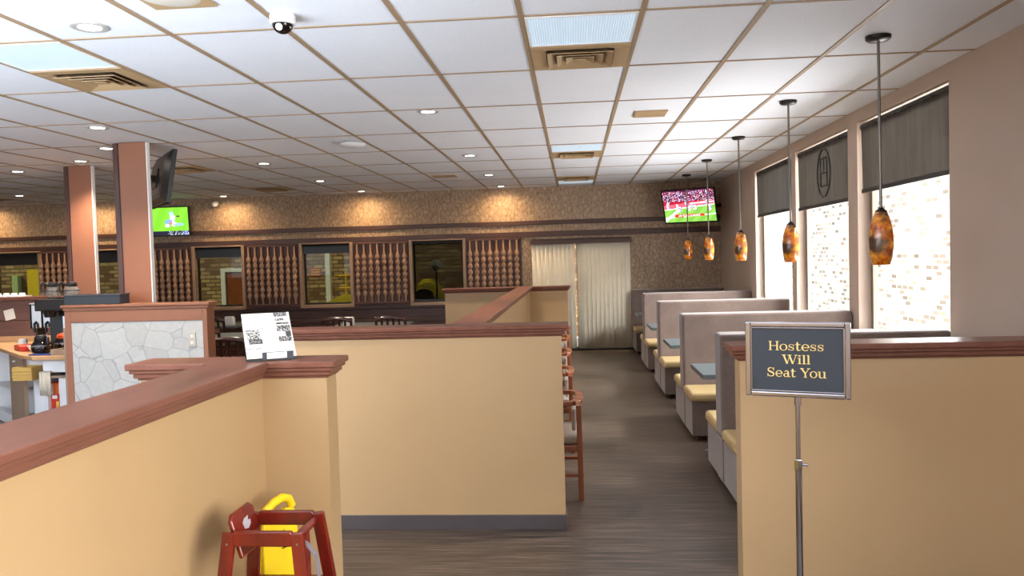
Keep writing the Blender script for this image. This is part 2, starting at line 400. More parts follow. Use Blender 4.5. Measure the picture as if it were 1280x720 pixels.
for k, ((a, b), zb) in enumerate(zip(RW, (2.13, 2.085, 2.11))):
    x = XR+.035
    t = thing('roller_shade', RSL[k], 'window shade', (x, (a+b)/2, zb), 0, 'charcoal roller shades on the right windows')
    obj('roller', MB().tube([(x, a+.004, 2.69), (x, b-.06, 2.69)], .032, 16), M['tube'], t, smooth=True)
    f = MB(); n = 40
    V = []
    for j in range(n+1):
        yy = a+.008+(b-.09-a-.008)*j/n; dx = .004*math.sin(j*1.9)+.003*math.sin(j*.7)
        V.append((f.bm.verts.new((x-.031+dx*0.2, yy, 2.69)), f.bm.verts.new((x-.025+dx, yy, zb+.02))))
    for p, q in zip(V, V[1:]): f.bm.faces.new((p[0], q[0], q[1], p[1]))
    obj('fabric', f, M['shade'], t, smooth=True)
    obj('hem_bar', MB().box(x-.032, x-.018, a+.008, b-.085, zb-.014, zb+.022), M['tube'], t, bevel=.004)
    if k == 1:
        e = MB(); yc, zc2 = 8.12, 2.40; X = x-.037
        e.tube([(X, yc+.2*math.cos(i*PI/16), zc2+.24*math.sin(i*PI/16)) for i in range(33)], .009, 8)
        for p in ([(yc-.1,.15), (yc-.1,-.13)], [(yc+.1,.15), (yc+.1,-.13)], [(yc-.1,.15), (yc+.1,.15)], [(yc-.1,0), (yc+.1,0)], [(yc-.1,-.13), (yc+.1,-.13)], [(yc,.15), (yc,-.0)]):
            e.tube([(X, p[0][0], zc2+p[0][1]), (X, p[1][0], zc2+p[1][1])], .008, 8)
        obj('emblem', e, M['tube'], t, smooth=True)

# sliding door behind the blinds
d = MB(); a, b = DOOR
d.box(a+.001, a+.06, YB+.02, YB+.12, 0, 1.949); d.box(b-.06, b-.001, YB+.02, YB+.12, 0, 1.949); d.box(a+.06, b-.06, YB+.02, YB+.12, 1.89, 1.949); d.box(a+.06, b-.06, YB+.02, YB+.12, 0, .05); d.box(.05, .13, YB+.03, YB+.11, .05, 1.89)
dr = obj('door_1', d, M['brown']); dr['kind'] = 'structure'
obj('pane', MB().box(a+.06, .05, YB+.06, YB+.068, .05, 1.89), M['glass'], dr); obj('pane', MB().box(.13, b-.06, YB+.075, YB+.083, .05, 1.89), M['glass'], dr)
obj('door_sill', MB().box(a-.02, b+.02, YB-.06, YB-.001, .001, .03), M['blackmetal'], dr, bevel=.004)
t = thing('vertical_blinds', 'cream vertical slat blinds closed across the glass door in the back wall', 'blinds', (.13, YB-.07, 0))
obj('headrail', MB().box(a-.02, b+.02, YB-.13, YB-.036, 1.855, 1.93), M['brown'], t, bevel=.005)
def slat(x, ang):
    m = MB(); w_, n = .0445, 6; c, s = math.cos(ang), math.sin(ang); P = []
    for i in range(n+1):
        q = (i/n*2-1); u = q*w_; h = .006*(1-q*q); P.append((x+u*c-h*s, YB-.085+u*s+h*c))
    for i in range(n):
        (xa, ya), (xb, yb) = P[i], P[i+1]; m.poly([(xa,ya,.045), (xb,yb,.045), (xb,yb,1.855), (xa,ya,1.855)], [(0,1,2,3)])
    o = obj('slat', m, M['blind'], t, smooth=True); sd = o.modifiers.new('thick', 'SOLIDIFY'); sd.thickness = .0015
for k in range(10): slat(-.675+.073*k, .32)
for k in range(11): slat(.2+.073*k, .32)
for k in range(4): slat(.095+.03*k, .75)

# spindle screens
def spindle_mesh():
    p = [(.016, 0), (.016, .10), (.024, .11)]
    z = .12
    for k in range(7):
        for i in range(6): p.append((.021+.021*math.sin(PI*i/6)**1.2, z+.107*i/6))
        z += .107
    p += [(.022, z), (.024, z+.01), (.016, z+.02), (.016, 1.06)]
    return MB().lathe(p, n=12)
SCL = ['carved spindle screen of wavy turned posts between the dark back window and the blinds',
       'carved spindle screen between the dark back window and the red-sign window',
       'carved spindle screen between the red-sign window and the white-doorframe window',
       'carved spindle screen behind the tall right column, below the green television',
       'carved spindle screen above the coffee pots, left of the left column']
first = None
for k, (x0, x1) in enumerate(((-1.86,-.92), (-3.87,-2.9), (-5.85,-4.89), (-7.82,-6.87), (-9.75,-8.84))):
    t = thing('spindle_screen', SCL[k], 'decorative screen', ((x0+x1)/2, YB-.06, .9), 0, 'carved spindle screens between the back windows')
    wd = x1-x0; h = wd/2
    fr = MB(); fr.box(-h, h, -.025, .03, .0, .03); fr.box(-h, h, -.025, .03, 1.055, 1.085); fr.box(-h, -h+.012, .01, .03, .03, 1.055); fr.box(h-.012, h, .01, .03, .03, 1.055)
    obj('frame', fr, M['panelbrown'], t, local=True, bevel=.004)
    n = 8
    for i in range(n):
        if first is None: o = first = obj('spindle', spindle_mesh(), M['bead'], t, local=True, smooth=True)
        else:
            o = first.copy(); C.objects.link(o); o.parent = t
        o.location = (-h+wd*(i+.5)/n, 0, .01)

# ------------------------------------------------------------------ ceiling fittings
def in_hole(): pass
def downlight(x, y, label, warm=0):
    t = thing('recessed_downlight', label, 'ceiling light', (x, y, ZC), 0, 'recessed ceiling downlights')
    obj('trim_ring', MB().lathe([(.056,-.001), (.056,-.006), (.075,-.012), (.088,-.008), (.09,-.001)], n=28), M['ring'], t, local=True, smooth=True)
    obj('lens', MB().lathe([(.0,-.007), (.054,-.007), (.055,-.003)], n=24, cap=False), M['lamp'], t, local=True)
    L = bpy.data.lights.new('downlight_lamp', 'SPOT'); L.energy = 100 if not warm else 28; L.color = (1,.86,.7) if not warm else (1,.66,.32); L.spot_size = 2.0 if not warm else 2.9; L.spot_blend = .95; L.shadow_soft_size = .05
    o = bpy.data.objects.new('downlight_lamp', L); C.objects.link(o); o.parent = t; o.location = (0,0,-.03)
    if warm: o.rotation_euler = (.12,0,0)
for x, y, l, wm in ((-2.387,3.807,'recessed downlight nearest the camera, above the left half-wall at top left',0), (-4.036,6.483,'recessed downlight just in front of the right column top',0), (-4.655,7.608,'recessed downlight touching the left edge of the tall right column',0),
    (-5.46,8.424,'recessed downlight right above the left column',0), (-6.697,9.084,'recessed downlight left of the left column, upper of the two there',0), (-3.673,9.217,'recessed downlight left of the white ceiling disc, right of the side-on television',0),
    (-3.701,11.4,'second downlight from the back wall in the row above the red-sign window',0), (-3.60,13.3,'warm downlight close to the back wall above the red-sign window',1), (-1.156,6.403,'nearest downlight of the row running to the spindle screen by the blinds',0),
    (-1.184,9.207,'second downlight of the row running to the spindle screen by the blinds',0), (-1.193,11.4,'third downlight of the row running to the spindle screen by the blinds',0), (-1.19,13.3,'warm downlight close to the back wall above the spindle screen by the blinds',1),
    (-6.05,13.3,'warm downlight close to the back wall right of the small wall camera',1), (-8.5,13.3,'warm downlight close to the back wall seen between the two columns',1), (-8.8,11.95,'downlight left of the left column, lower of the two there',0), (-10.6,13.3,'warm downlight at the back wall at the far left edge of the picture',1)):
    downlight(x, y, l, wm)

def light_panel(x, y0, y1, label):
    t = thing('fluorescent_panel', label, 'ceiling light', (x+TW/2, (y0+y1)/2, ZC), 0, 'ribbed fluorescent ceiling panels')
    h = TW/2-.016; k = (y1-y0)/2-.01
    f = MB(); f.box(-h, -h+.012, -k, k, -.009, -.001); f.box(h-.012, h, -k, k, -.009, -.001); f.box(-h+.012, h-.012, -k, -k+.012, -.009, -.001); f.box(-h+.012, h-.012, k-.012, k, -.009, -.001)
    obj('frame', f, M['white'], t, local=True)
    obj('lens', MB().box(-h+.012, h-.012, -k+.012, k-.012, -.006, -.001), M['lens'], t, local=True)
def vent(x, y0, y1, label):
    t = thing('ceiling_vent', label, 'air vent', (x+TW/2, (y0+y1)/2, ZC), 0, 'beige square ceiling air vents')
    h = TW/2-.014; k = (y1-y0)/2-.006; q = .2
    f = MB(); z0, z1 = -.012, -.001
    f.box(-h, h, -k, -q, z0, z1); f.box(-h, h, q, k, z0, z1); f.box(-h, -q, -q, q, z0, z1); f.box(q, h, -q, q, z0, z1)
    obj('frame', f, M['beige_metal'], t, local=True, bevel=.003)
    obj('duct', MB().box(-q, q, -q, q, -.003, -.001), M['black'], t, local=True)
    for a, b in ((.195,.150), (.140,.095), (.085,.045)):
        r = MB(); za, zb = -.004, -.028
        r.poly([(-b,-b,za), (b,-b,za), (b,b,za), (-b,b,za), (-a,-a,zb), (a,-a,zb), (a,a,zb), (-a,a,zb)], [(0,1,5,4), (1,2,6,5), (2,3,7,6), (3,0,4,7)])
        o = obj('louver_ring', r, M['beige_metal'], t, local=True); s = o.modifiers.new('thick', 'SOLIDIFY'); s.thickness = .004
    obj('center_plate', MB().box(-.035, .035, -.03, .03, -.028, -.024), M['beige_metal'], t, local=True)
cx = lambda i: GX0+TW*i
light_panel(cx(0), 4.01, 4.575, 'large ribbed blue-white light panel at top centre next to a beige vent')
vent(cx(0), 4.575, 5.14, 'large beige square ceiling vent at top centre beside the ribbed light panel')
light_panel(cx(0), 8.61, 9.175, 'small ribbed light panel in the middle of the centre ceiling row')
vent(cx(0), 9.175, 9.74, 'beige ceiling vent in the middle of the centre ceiling row')
vent(cx(0), 12.06, 12.625, 'farthest beige ceiling vent of the centre row, near the blinds')
light_panel(cx(0), 12.625, 13.19, 'farthest ribbed light panel of the centre row, near the blinds')
light_panel(cx(-5), 4.01, 4.575, 'ribbed light panel at the top left edge beside a beige vent')
vent(cx(-5), 4.575, 5.14, 'beige square ceiling vent at upper left in front of the columns')
vent(cx(-8), 9.175, 9.74, 'beige ceiling vent right beside the black side-on television')
vent(cx(-8), 12.06, 12.625, 'beige ceiling vent seen edge-on above the white-doorframe window')
vent(cx(-16), 12.06, 12.625, 'dark beige ceiling vent at the far left edge near the back wall')
# speaker plate, cover plates, access point, cameras
t = thing('ceiling_speaker', 'beige square ceiling speaker with a round grille at the top edge', 'speaker', (-1.77, 3.43, ZC))
obj('plate', MB().box(-.15, .15, -.16, .16, -.012, -.001), M['beige_metal'], t, local=True, bevel=.003)
obj('grille', MB().lathe([(.0,-.022), (.08,-.021), (.12,-.016), (.13,-.0125)], n=32, cap=False), M['cloth'], t, local=True, smooth=True)
tag(obj('cover_plate', MB().box(.556, .83, 6.78, 7.05, ZC-.014, ZC+.0005), M['beige_metal'], bevel=.003), 'flat tan square plate on the ceiling left of the pendant lights', 'cover plate')
tag(obj('cover_plate', MB().box(-2.0, -1.66, 11.2, 11.46, ZC-.014, ZC+.0005), M['beige_metal'], bevel=.003), 'small tan plate on the far ceiling above the red-sign window', 'cover plate')
t = thing('ceiling_disc', 'white round dome-shaped disc hanging on the middle of the ceiling', 'wireless device', (-2.206, 7.886, ZC))
obj('housing', MB().lathe([(.0,-.055), (.07,-.052), (.115,-.04), (.13,-.024), (.125,-.012), (.1,-.008)], n=36, cap=False), M['white'], t, local=True, smooth=True)
obj('base_ring', MB().lathe([(.09,-.008), (.09,-.001)], n=36), M['white'], t, local=True)
def dome_camera(loc, s, label):
    t = thing('dome_camera', label, 'security camera', loc)
    obj('housing', MB().lathe([(.058*s,.0005), (.062*s,-.01*s), (.062*s,-.042*s), (.055*s,-.05*s)], n=32), M['white'], t, local=True, smooth=True)
    obj('dome', MB().lathe([(.05*s*math.cos(a), -.05*s-.045*s*math.sin(a)) for a in [i*PI/16 for i in range(9)]], n=28), M['coffee'], t, local=True, smooth=True)
    obj('lens', MB().tube([(0,-.02*s,-.06*s), (0,-.052*s,-.075*s)], .016*s, 16), M['chrome'], t, local=True, smooth=True)
dome_camera((-1.385, 3.78, ZC), 1.0, 'white dome security camera with a black bubble on the near ceiling')
t = thing('bullet_camera', 'tiny white security camera high on the back wall right of the green television', 'security camera', (-6.36, YB-.05, 2.76))
obj('mount', MB().tube([(0,.049,0), (0,.0,0)], .04, 16), M['white'], t, local=True, smooth=True)
obj('head', MB().lathe([(.02,.04), (.05,.03), (.055,-.0), (.045,-.035), (.0,-.05)], c=(0,-.03,-.02), n=20, cap=False), M['white'], t, local=True, smooth=True)

# ------------------------------------------------------------------ pendants
t = thing('pendant_light', 'nearest of the amber glass pendants, in front of the nearest right window', 'pendant lamp', (1.78, 4.725, ZC), 0, 'amber glass pendant lamps over the booths')
obj('canopy', MB().lathe([(.02,-.034), (.055,-.03), (.068,-.02), (.07,-.001)], n=32), M['blackmetal'], t, local=True, smooth=True)
obj('rod', MB().tube([(0,0,-.03), (.006,0,-1.0)], .0085, 12), M['rod'], t, local=True, smooth=True)
obj('cap', MB().lathe([(.011,-.985), (.02,-.995), (.031,-1.003), (.033,-1.012)], c=(.006,0,0), n=24), M['blackmetal'], t, local=True, smooth=True)
pr_ = [(.034,0), (.046,-.03), (.057,-.07), (.065,-.12), (.068,-.165), (.066,-.21), (.06,-.26), (.052,-.305)]
sh = obj('lamp_shade', MB().lathe(pr_, c=(.006,0,-1.012), n=40, cap=False), M['amber'], t, local=True, smooth=True)
sd = sh.modifiers.new('thick', 'SOLIDIFY'); sd.thickness = .004
obj('bulb', MB().lathe([(.0,-.26), (.02,-.25), (.028,-.22), (.02,-.17), (.012,-.12)], c=(.006,0,-1.012), n=16, cap=False), M['lamp'], t, local=True, smooth=True)
for y, l in ((6.62,'second nearest amber glass pendant, in front of the middle right window'), (8.56,'third amber glass pendant, between the emblem shade window and the back corner'),
             (10.54,'fourth amber glass pendant, just right of centre of the red game television'), (12.415,'farthest amber glass pendant, hanging in front of the red game television')):
    again(t, (1.778, y, ZC), None, l)

# ------------------------------------------------------------------ half walls
def cap_profile(mb, x0, x1, y0, y1, zt):
    mb.box(x0-.045, x1+.045, y0-.045, y1+.045, zt-.026, zt)
    mb.box(x0-.034, x1+.034, y0-.034, y1+.034, zt-.042, zt-.026)
    mb.box(x0-.022, x1+.022, y0-.022, y1+.022, zt-.062, zt-.042)
    mb.box(x0-.010, x1+.010, y0-.010, y1+.010, zt-.072, zt-.062)
def half_wall(label, boxes, zt, kick=True, name='half_wall', body='tan'):
    x0 = min(b[0] for b in boxes); x1 = max(b[1] for b in boxes); y0 = min(b[2] for b in boxes); y1 = max(b[3] for b in boxes)
    t = thing(name, label, 'partition', ((x0+x1)/2, (y0+y1)/2, 0), 0, None, 'thing')
    m = MB(); c = MB(); k = MB()
    for i, b in enumerate(boxes):
        m.box(*b, .0, zt-.07+i*.0003); cap_profile(c, *b, zt-i*.0006)
        k.box(b[0]-.008, b[1]+.008, b[2]-.008, b[3]+.008, .0, .09+i*.0003)
    obj('wall_panel', m, M[body], t); obj('cap', c, M['cap'], t, bevel=.006, seg=3)
    if kick: obj('baseboard', k, M['base'], t, bevel=.003)
    return t
half_wall('long tan half-wall with a brown cap on the left, ending in a square corner post', [(-1.475,-1.305,-2.0,3.2), (-1.83,-1.03,3.16,3.29)], 1.24)
half_wall('tan half-wall facing the camera in the centre with dark baseboard', [(-1.76,-.085,4.67,4.79)], 1.24)
half_wall('tan half-wall on the right behind the hostess sign, with glossy brown cap', [(.735,XR-.05,3.59,3.70)], 1.22)
half_wall('far tan half-wall running back behind the centre one, with a cross wall at its end', [(-.80,-.665,4.90,11.85), (-1.96,-.10,11.8,11.93)], 1.20)

# hostess sign
t = thing('sign_stand', 'chrome pedestal stand with a framed dark sign reading Hostess Will Seat You', 'sign', (.858, 3.12, 0), -.36)
SW, SH, SZ = .193, .147, 1.213
f = MB()
for a, b, z0, z1 in ((-SW,-SW+.02,SZ-SH,SZ+SH), (SW-.02,SW,SZ-SH,SZ+SH), (-SW+.02,SW-.02,SZ-SH,SZ-SH+.02), (-SW+.02,SW-.02,SZ+SH-.02,SZ+SH)): f.box(a, b, -.014, .012, z0, z1)
fr = obj('frame', f, M['chrome'], t, local=True, bevel=.005, seg=3)
f = MB(); e = .02
for a, b, z0, z1 in ((-SW+e,-SW+e+.006,SZ-SH+e,SZ+SH-e), (SW-e-.006,SW-e,SZ-SH+e,SZ+SH-e), (-SW+e,SW-e,SZ-SH+e,SZ-SH+e+.006), (-SW+e,SW-e,SZ+SH-e-.006,SZ+SH-e)): f.box(a, b, -.011, .0, z0, z1)
obj('frame_lip', f, M['chrome'], fr, local=True, bevel=.002)
pn = obj('sign_panel', MB().box(-SW+.02, SW-.02, -.006, .008, SZ-SH+.02, SZ+SH-.02), M['slate'], t, local=True)
# lettering: broad serif letters drawn as strokes
class Letters:
    def __init__(s): s.mb = MB(); s.ox = s.oz = 0; s.sx = s.sz = 1
    def P(s, pts):
        n = len(pts); y0, y1 = -.0085, -.006
        q = [(s.ox+x*s.sx, y0, s.oz+z*s.sz) for x, z in pts] + [(s.ox+x*s.sx, y1, s.oz+z*s.sz) for x, z in pts]
        s.mb.poly(q, [tuple(range(n)), tuple(range(n, 2*n))[::-1]] + [(i, n+i, n+(i+1) % n, (i+1) % n) for i in range(n)])
    def R(s, x0, x1, z0, z1): s.P([(x0,z0), (x1,z0), (x1,z1), (x0,z1)])
    def stem(s, x0, x1, z0, z1, st=1, sb=1):
        s.R(x0, x1, z0, z1); k = .1
        if st: s.R(x0-k, x1+(k if st == 1 else 0), z1-.06, z1)
        if sb: s.R(x0-k, x1+k, z0, z0+.06)
    def stroke(s, pts, ws):
        L = []; R = []
        for i, (x, z) in enumerate(pts):
            a = pts[max(i-1, 0)]; b = pts[min(i+1, len(pts)-1)]; dx, dz = b[0]-a[0], b[1]-a[1]; d = math.hypot(dx, dz) or 1
            w = ws[i] if isinstance(ws, list) else ws; nx, nz = -dz/d*w/2, dx/d*w/2
            L.append((x+nx, z+nz)); R.append((x-nx, z-nz))
        for i in range(len(pts)-1): s.P([R[i], R[i+1], L[i+1], L[i]])
    def arc(s, cx, cz, rx, rz, a0, a1, thick, thin, n=28):
        """elliptic ring piece, heavy at the sides and light at top and bottom"""
        O = []; I = []
        for i in range(n+1):
            a = math.radians(a0+(a1-a0)*i/n); c, q = math.cos(a), math.sin(a)
            O.append((cx+rx*c, cz+rz*q)); I.append((cx+(rx-thick)*c, cz+(rz-thin)*q))
        for i in range(n): s.P([I[i], O[i], O[i+1], I[i+1]])
    def S(s, w, h):
        pts = []; ws = []
        ctr = [(.86,.74), (.74,.9), (.5,.965), (.26,.92), (.13,.77), (.2,.62), (.42,.54), (.64,.47), (.84,.36), (.87,.2), (.72,.07), (.46,.035), (.22,.1), (.1,.28)]
        wt = [.045, .055, .065, .09, .13, .145, .155, .155, .145, .13, .09, .065, .055, .045]
        s.stroke([(x*w, z*h) for x, z in ctr], [v*.95*(h if h < 1 else 1)*1.05 for v in wt])
        s.R(.84*w, .91*w, .66*h, .99*h); s.R(.06*w, .13*w, .01*h, .34*h)
    def put(s, ch):
        X = .68
        if ch == 'H': s.stem(.12,.275,0,1); s.stem(.865,1.02,0,1); s.R(.27,.87,.475,.53); return 1.2
        if ch == 'o': s.arc(.42,X/2,.42,X/2+.02,0,360,.145,.05,40); return .92
        if ch == 's': s.S(.68,X); return .76
        if ch == 'S': s.S(.9,1.0); return 1.0
        if ch == 't':
            s.R(.14,.31,.12,.9); s.R(0,.56,X-.06,X); s.stroke([(.225,.16), (.26,.06), (.36,.02), (.5,.05), (.6,.14)], [.17,.15,.08,.055,.04]); return .66
        if ch == 'e':
            s.arc(.42,X/2,.42,X/2+.02,0,318,.145,.05,40); s.R(.1,.82,X/2-.03,X/2+.03); return .9
        if ch == 'W':
            for a, b, c, w in (((.16,1),(.52,0),0,.155), ((.52,0),(.78,.92),0,.06), ((.72,1),(1.08,0),0,.155), ((1.08,0),(1.42,1),0,.06)): s.stroke([a, b], w)
            s.R(-.02,.4,.94,1); s.R(.56,.96,.94,1); s.R(1.26,1.58,.94,1); return 1.55
        if ch == 'i': s.stem(.13,.28,0,X,2,1); s.arc(.21,.9,.11,.09,0,360,.11,.09,16); return .44
        if ch == 'l': s.stem(.13,.28,0,1.0,2,1); return .44
        if ch == 'a':
            s.R(.5,.67,.1,.46); s.arc(.38,.46,.29,.24,0,150,.17,.055,20); s.arc(.34,.2,.32,.21,40,330,.16,.055,28); s.stroke([(.585,.12), (.64,.04), (.74,.02), (.84,.07)], [.17,.1,.06,.04]); return .88
        if ch == 'u':
            s.R(.1,.27,.2,X); s.R(0,.27,X-.06,X); s.arc(.38,.22,.28,.24,180,300,.17,.06,18); s.stroke([(.5,.03), (.6,.09), (.7,.2)], [.05,.05,.05])
            s.R(.66,.83,0,X); s.R(.54,.83,X-.06,X); s.R(.66,.95,0,.06); return 1.0
        if ch == 'Y':
            s.stroke([(.14,.98), (.58,.44)], .16); s.stroke([(1.0,.98), (.6,.44)], .07); s.stem(.505,.66,0,.5,0,1); s.R(-.02,.4,.94,1); s.R(.78,1.16,.94,1); return 1.1
        return .45
    def line(s, text, cx, z, w, h):
        t0 = s.mb; s.mb = MB(); s.ox = s.oz = 0; s.sx = s.sz = 1; x = 0
        for ch in text: s.ox = x; x += s.put(ch)
        s.mb.bm.free(); s.mb = t0; s.sx = w/x; s.sz = h; s.oz = z; p = cx-w/2
        for ch in text: s.ox = p; p += s.put(ch)*s.sx
L = Letters()
L.line('Hostess', -.002, SZ+.036, .206, .036)
L.line('Will', -.002, SZ-.016, .106, .035)
L.line('Seat You', -.002, SZ-.068, .219, .036)
obj('lettering', L.mb, M['gold'], pn, local=True)
obj('pole', MB().tube([(0,0,.02), (0,0,.80)], .0125, 20), M['chrome'], t, local=True, smooth=True)
obj('upper_pole', MB().tube([(0,0,.80), (0,0,SZ-SH)], .009, 20), M['chrome'], t, local=True, smooth=True)
cl = obj('clamp', MB().tube([(0,0,.782), (0,0,.822)], .017, 6), M['chrome'], t, local=True, bevel=.002)
obj('thumb_screw', MB().tube([(.015,0,.802), (.035,0,.802)], .006, 12), M['chrome'], cl, local=True, smooth=True)
obj('socket', MB().tube([(0,0,SZ-SH-.03), (0,0,SZ-SH+.004)], .013, 20), M['chrome'], t, local=True, smooth=True)
obj('base', MB().lathe([(.14,0), (.14,.008), (.1,.016), (.03,.026), (.02,.045)], n=40), M['chrome'], t, local=True, smooth=True)

# ------------------------------------------------------------------ booths
XB0, XB1 = .985, XR-.012
def cushion_back(mb, x0, x1, y0, y1, z0, z1): mb.box(x0, x1, y0, y1, z0, z1)
def booth(y0, y1, near, far, label, h=1.075, mat='velour'):
    """upright back y0..y1; near / far: reach of the seats (0 = none)"""
    t = thing('booth_bench', label, 'booth seat', ((XB0+XB1)/2, (y0+y1)/2, 0), 0, 'upholstered booth benches along the right windows')
    b = obj('backrest', MB().box(XB0, XB1, y0, y1, .36, h), M[mat], t, bevel=.022, seg=3)
    obj('back_base', MB().box(XB0+.006, XB1, y0+.01, y1-.01, .045, .358), M[mat], t, bevel=.006)
    for s, reach in ((-1, near), (1, far)):
        if not reach: continue
        ya, yb = (y0-reach, y0+.006) if s < 0 else (y1-.006, y1+reach)
        obj('seat_base', MB().box(XB0+.01, XB1, ya+.02 if s < 0 else ya+.006, yb-.006 if s < 0 else yb-.02, .045, .348), M[mat], t, bevel=.008)
        obj('seat', MB().box(XB0-.005, XB1, ya-.01 if s < 0 else ya+.012, yb-.012 if s < 0 else yb+.01, .35, .43), M['vinyl'], t, bevel=.03, seg=4)
        for x in (XB0+.06, XB1-.1):
            yy = ya+.06 if s < 0 else yb-.06
            obj('foot', MB().lathe([(.016,0), (.02,.046)], c=(x, yy, 0), n=12), M['darkwood'], t, smooth=True)
    return t
booth(5.44, 5.66, .46, .44, 'nearest mauve-grey double booth bench, just behind the right half-wall')
booth(7.31, 7.54, .46, .44, 'second double booth bench from the hostess sign, tall mauve-grey back')
booth(9.36, 9.6, .46, .44, 'third double booth bench from the hostess sign, mauve-grey back')
booth(11.36, 11.6, .46, .44, 'fourth double booth bench from the hostess sign, last one with a lit front')
booth(13.4, 13.66, .46, 0, 'farthest booth bench, dark back standing against the back wall', 1.04)
tb = thing('booth_table', 'slate table between the nearest and second booth benches', 'table', (1.72, 6.42, 0), 0, 'slate booth tables')
obj('table_top', MB().box(-.75, .75, -.32, .32, .662, .7), M['table'], tb, local=True, bevel=.004)
for sx in (-.45, .45):
    p = obj('pedestal', MB().tube([(sx,0,.03), (sx,0,.662)], .035, 16), M['black'], tb, local=True, smooth=True)
    obj('foot_bar', MB().bar((sx-.01,-.26,.03), (sx-.01,.26,.03), .05, .025).bar((sx-.24,0,.03), (sx+.24,0,.03), .05, .024), M['steel'], p, local=True, bevel=.004)
for y, l in ((8.44,'slate table between the second and third booth benches'), (10.42,'slate table between the third and fourth booth benches'), (12.5,'slate table at the farthest booth by the back wall')): again(tb, (1.72, y, 0), None, l)

# ------------------------------------------------------------------ armchairs along the aisle
def armchair():
    t = thing('armchair', 'nearest low-backed wooden armchair peeking out past the centre half-wall', 'chair', (0,0,0), 0, 'wooden armchairs along the aisle')
    W, D = .25, .5
    for y in (-W+.02, W-.02):
        obj('leg', MB().bar((-.045,y,0), (-.05,y,.645), .036, .036), M['chairwood'], t, local=True, bevel=.005)
        obj('leg', MB().bar((-D+.03,y,0), (-D+.04,y,.645), .036, .036), M['chairwood'], t, local=True, bevel=.005)
    obj('seat_frame', MB().box(-D+.02, -.03, -W+.01, W-.01, .33, .375), M['chairwood'], t, local=True, bevel=.01)
    obj('seat', MB().box(-D+.0, -.055, -W+.03, W-.03, .375, .445), M['greyfabric'], t, local=True, bevel=.03, seg=4)
    obj('back_cushion', MB().box(-.1, -.07, -W+.06, W-.06, .46, .61), M['greyfabric'], t, local=True, bevel=.014, seg=3)
    P = [(-D+.02,-W+.02), (-.2,-W+.015), (-.09,-W+.03), (-.05,-W+.1), (-.042,0), (-.05,W-.1), (-.09,W-.03), (-.2,W-.015), (-D+.02,W-.02)]
    r = MB()
    for a, b in zip(P, P[1:]): r.bar((*a,.655), (*b,.655), .05, .03)
    obj('top_rail', r, M['chairwood'], t, local=True, bevel=.006)
    for k in range(5): obj('spindle', MB().tube([(-.055,-.16+.08*k,.375), (-.05,-.16+.08*k,.645)], .009, 8), M['chairwood'], t, local=True, smooth=True)
    s = MB(); 
    for y in (-W+.02, W-.02): s.bar((-.025,y,.17), (-D+.035,y,.17), .022, .022)
    s.bar((-.27,-W+.02,.17), (-.27,W-.02,.17), .022, .022)
    obj('stretcher', s, M['chairwood'], t, local=True, bevel=.003)
    return t
ac = armchair(); ac.location = (.06, 5.46, 0)
for x, y, l in ((.0,6.75,'second wooden armchair along the aisle, just behind the nearest one'), (-.02,8.1,'third wooden armchair along the aisle beyond the centre half-wall'),
                (-.035,9.5,'fourth wooden armchair along the aisle, level with the half-wall cap'), (-.05,10.9,'farthest wooden armchair along the aisle, near the blinds')): again(ac, (x, y, 0), None, l)

# ------------------------------------------------------------------ far dining tables and chairs
def dining_chair():
    t = thing('dining_chair', 'dark cherry dining chair behind the stone-fronted counter, beside the menu', 'chair', (0,0,0), 0, 'dark cherry dining chairs')
    for x in (-.2, .2):
        obj('leg', MB().bar((x,.2,0), (x,.18,.43), .035, .035), M['cherry'], t, local=True, bevel=.004)
        obj('leg', MB().tube([(x,-.24,0), (x,-.2,.43), (x,-.21,.6), (x,-.27,.88)], .019, 10), M['cherry'], t, local=True, smooth=True)
    obj('seat', MB().box(-.22,.22,-.2,.22,.43,.475), M['black'], t, local=True, bevel=.02, seg=3)
    obj('top_rail', MB().tube([(-.21,-.262,.84), (-.1,-.285,.87), (0,-.29,.875), (.1,-.285,.87), (.21,-.262,.84)], .028, 10), M['cherry'], t, local=True, smooth=True)
    for k in range(4): obj('slat', MB().bar((-.12+.08*k,-.2,.475), (-.12+.08*k,-.275,.85), .03, .012), M['cherry'], t, local=True)
    return t
def dining_table():
    t = thing('dining_table', 'dark-topped dining table seen beside the menu, nearer of the two', 'table', (0,0,0), 0, 'dark dining tables')
    obj('table_top', MB().box(-.55,.55,-.4,.4,.68,.715), M['table'], t, local=True, bevel=.006)
    obj('pedestal', MB().tube([(0,0,.03), (0,0,.68)], .045, 16), M['black'], t, local=True, smooth=True)
    obj('base', MB().bar((-.3,0,.015), (.3,0,.015), .06, .03).bar((0,-.3,.016), (0,.3,.016), .06, .028), M['black'], t, local=True)
    return t
dt = dining_table(); dt.location = (-4.85, 10.1, 0)
again(dt, (-5.75, 12.0, 0), None, 'dark-topped dining table beside the menu, farther of the two, with white napkins')
again(dt, (-3.0, 11.4, 0), None, 'dark-topped dining table behind the centre half-wall cap below the red-sign window')
dc = dining_chair(); dc.location = (-3.72, 8.15, 0); dc.rotation_euler = (0,0,.3)
for x, y, r, l in ((-4.5,9.35,.1,'dark cherry dining chair at the near side of the nearer table beside the menu'), (-5.3,11.3,0,'dark cherry dining chair at the farther table beside the menu'),
                   (-3.25,10.75,.0,'dark cherry dining chair showing over the centre half-wall cap, left of the napkins'), (-2.5,10.75,.0,'dark cherry dining chair showing over the centre half-wall cap, right of the napkins')): again(dc, (x, y, 0), r, l)
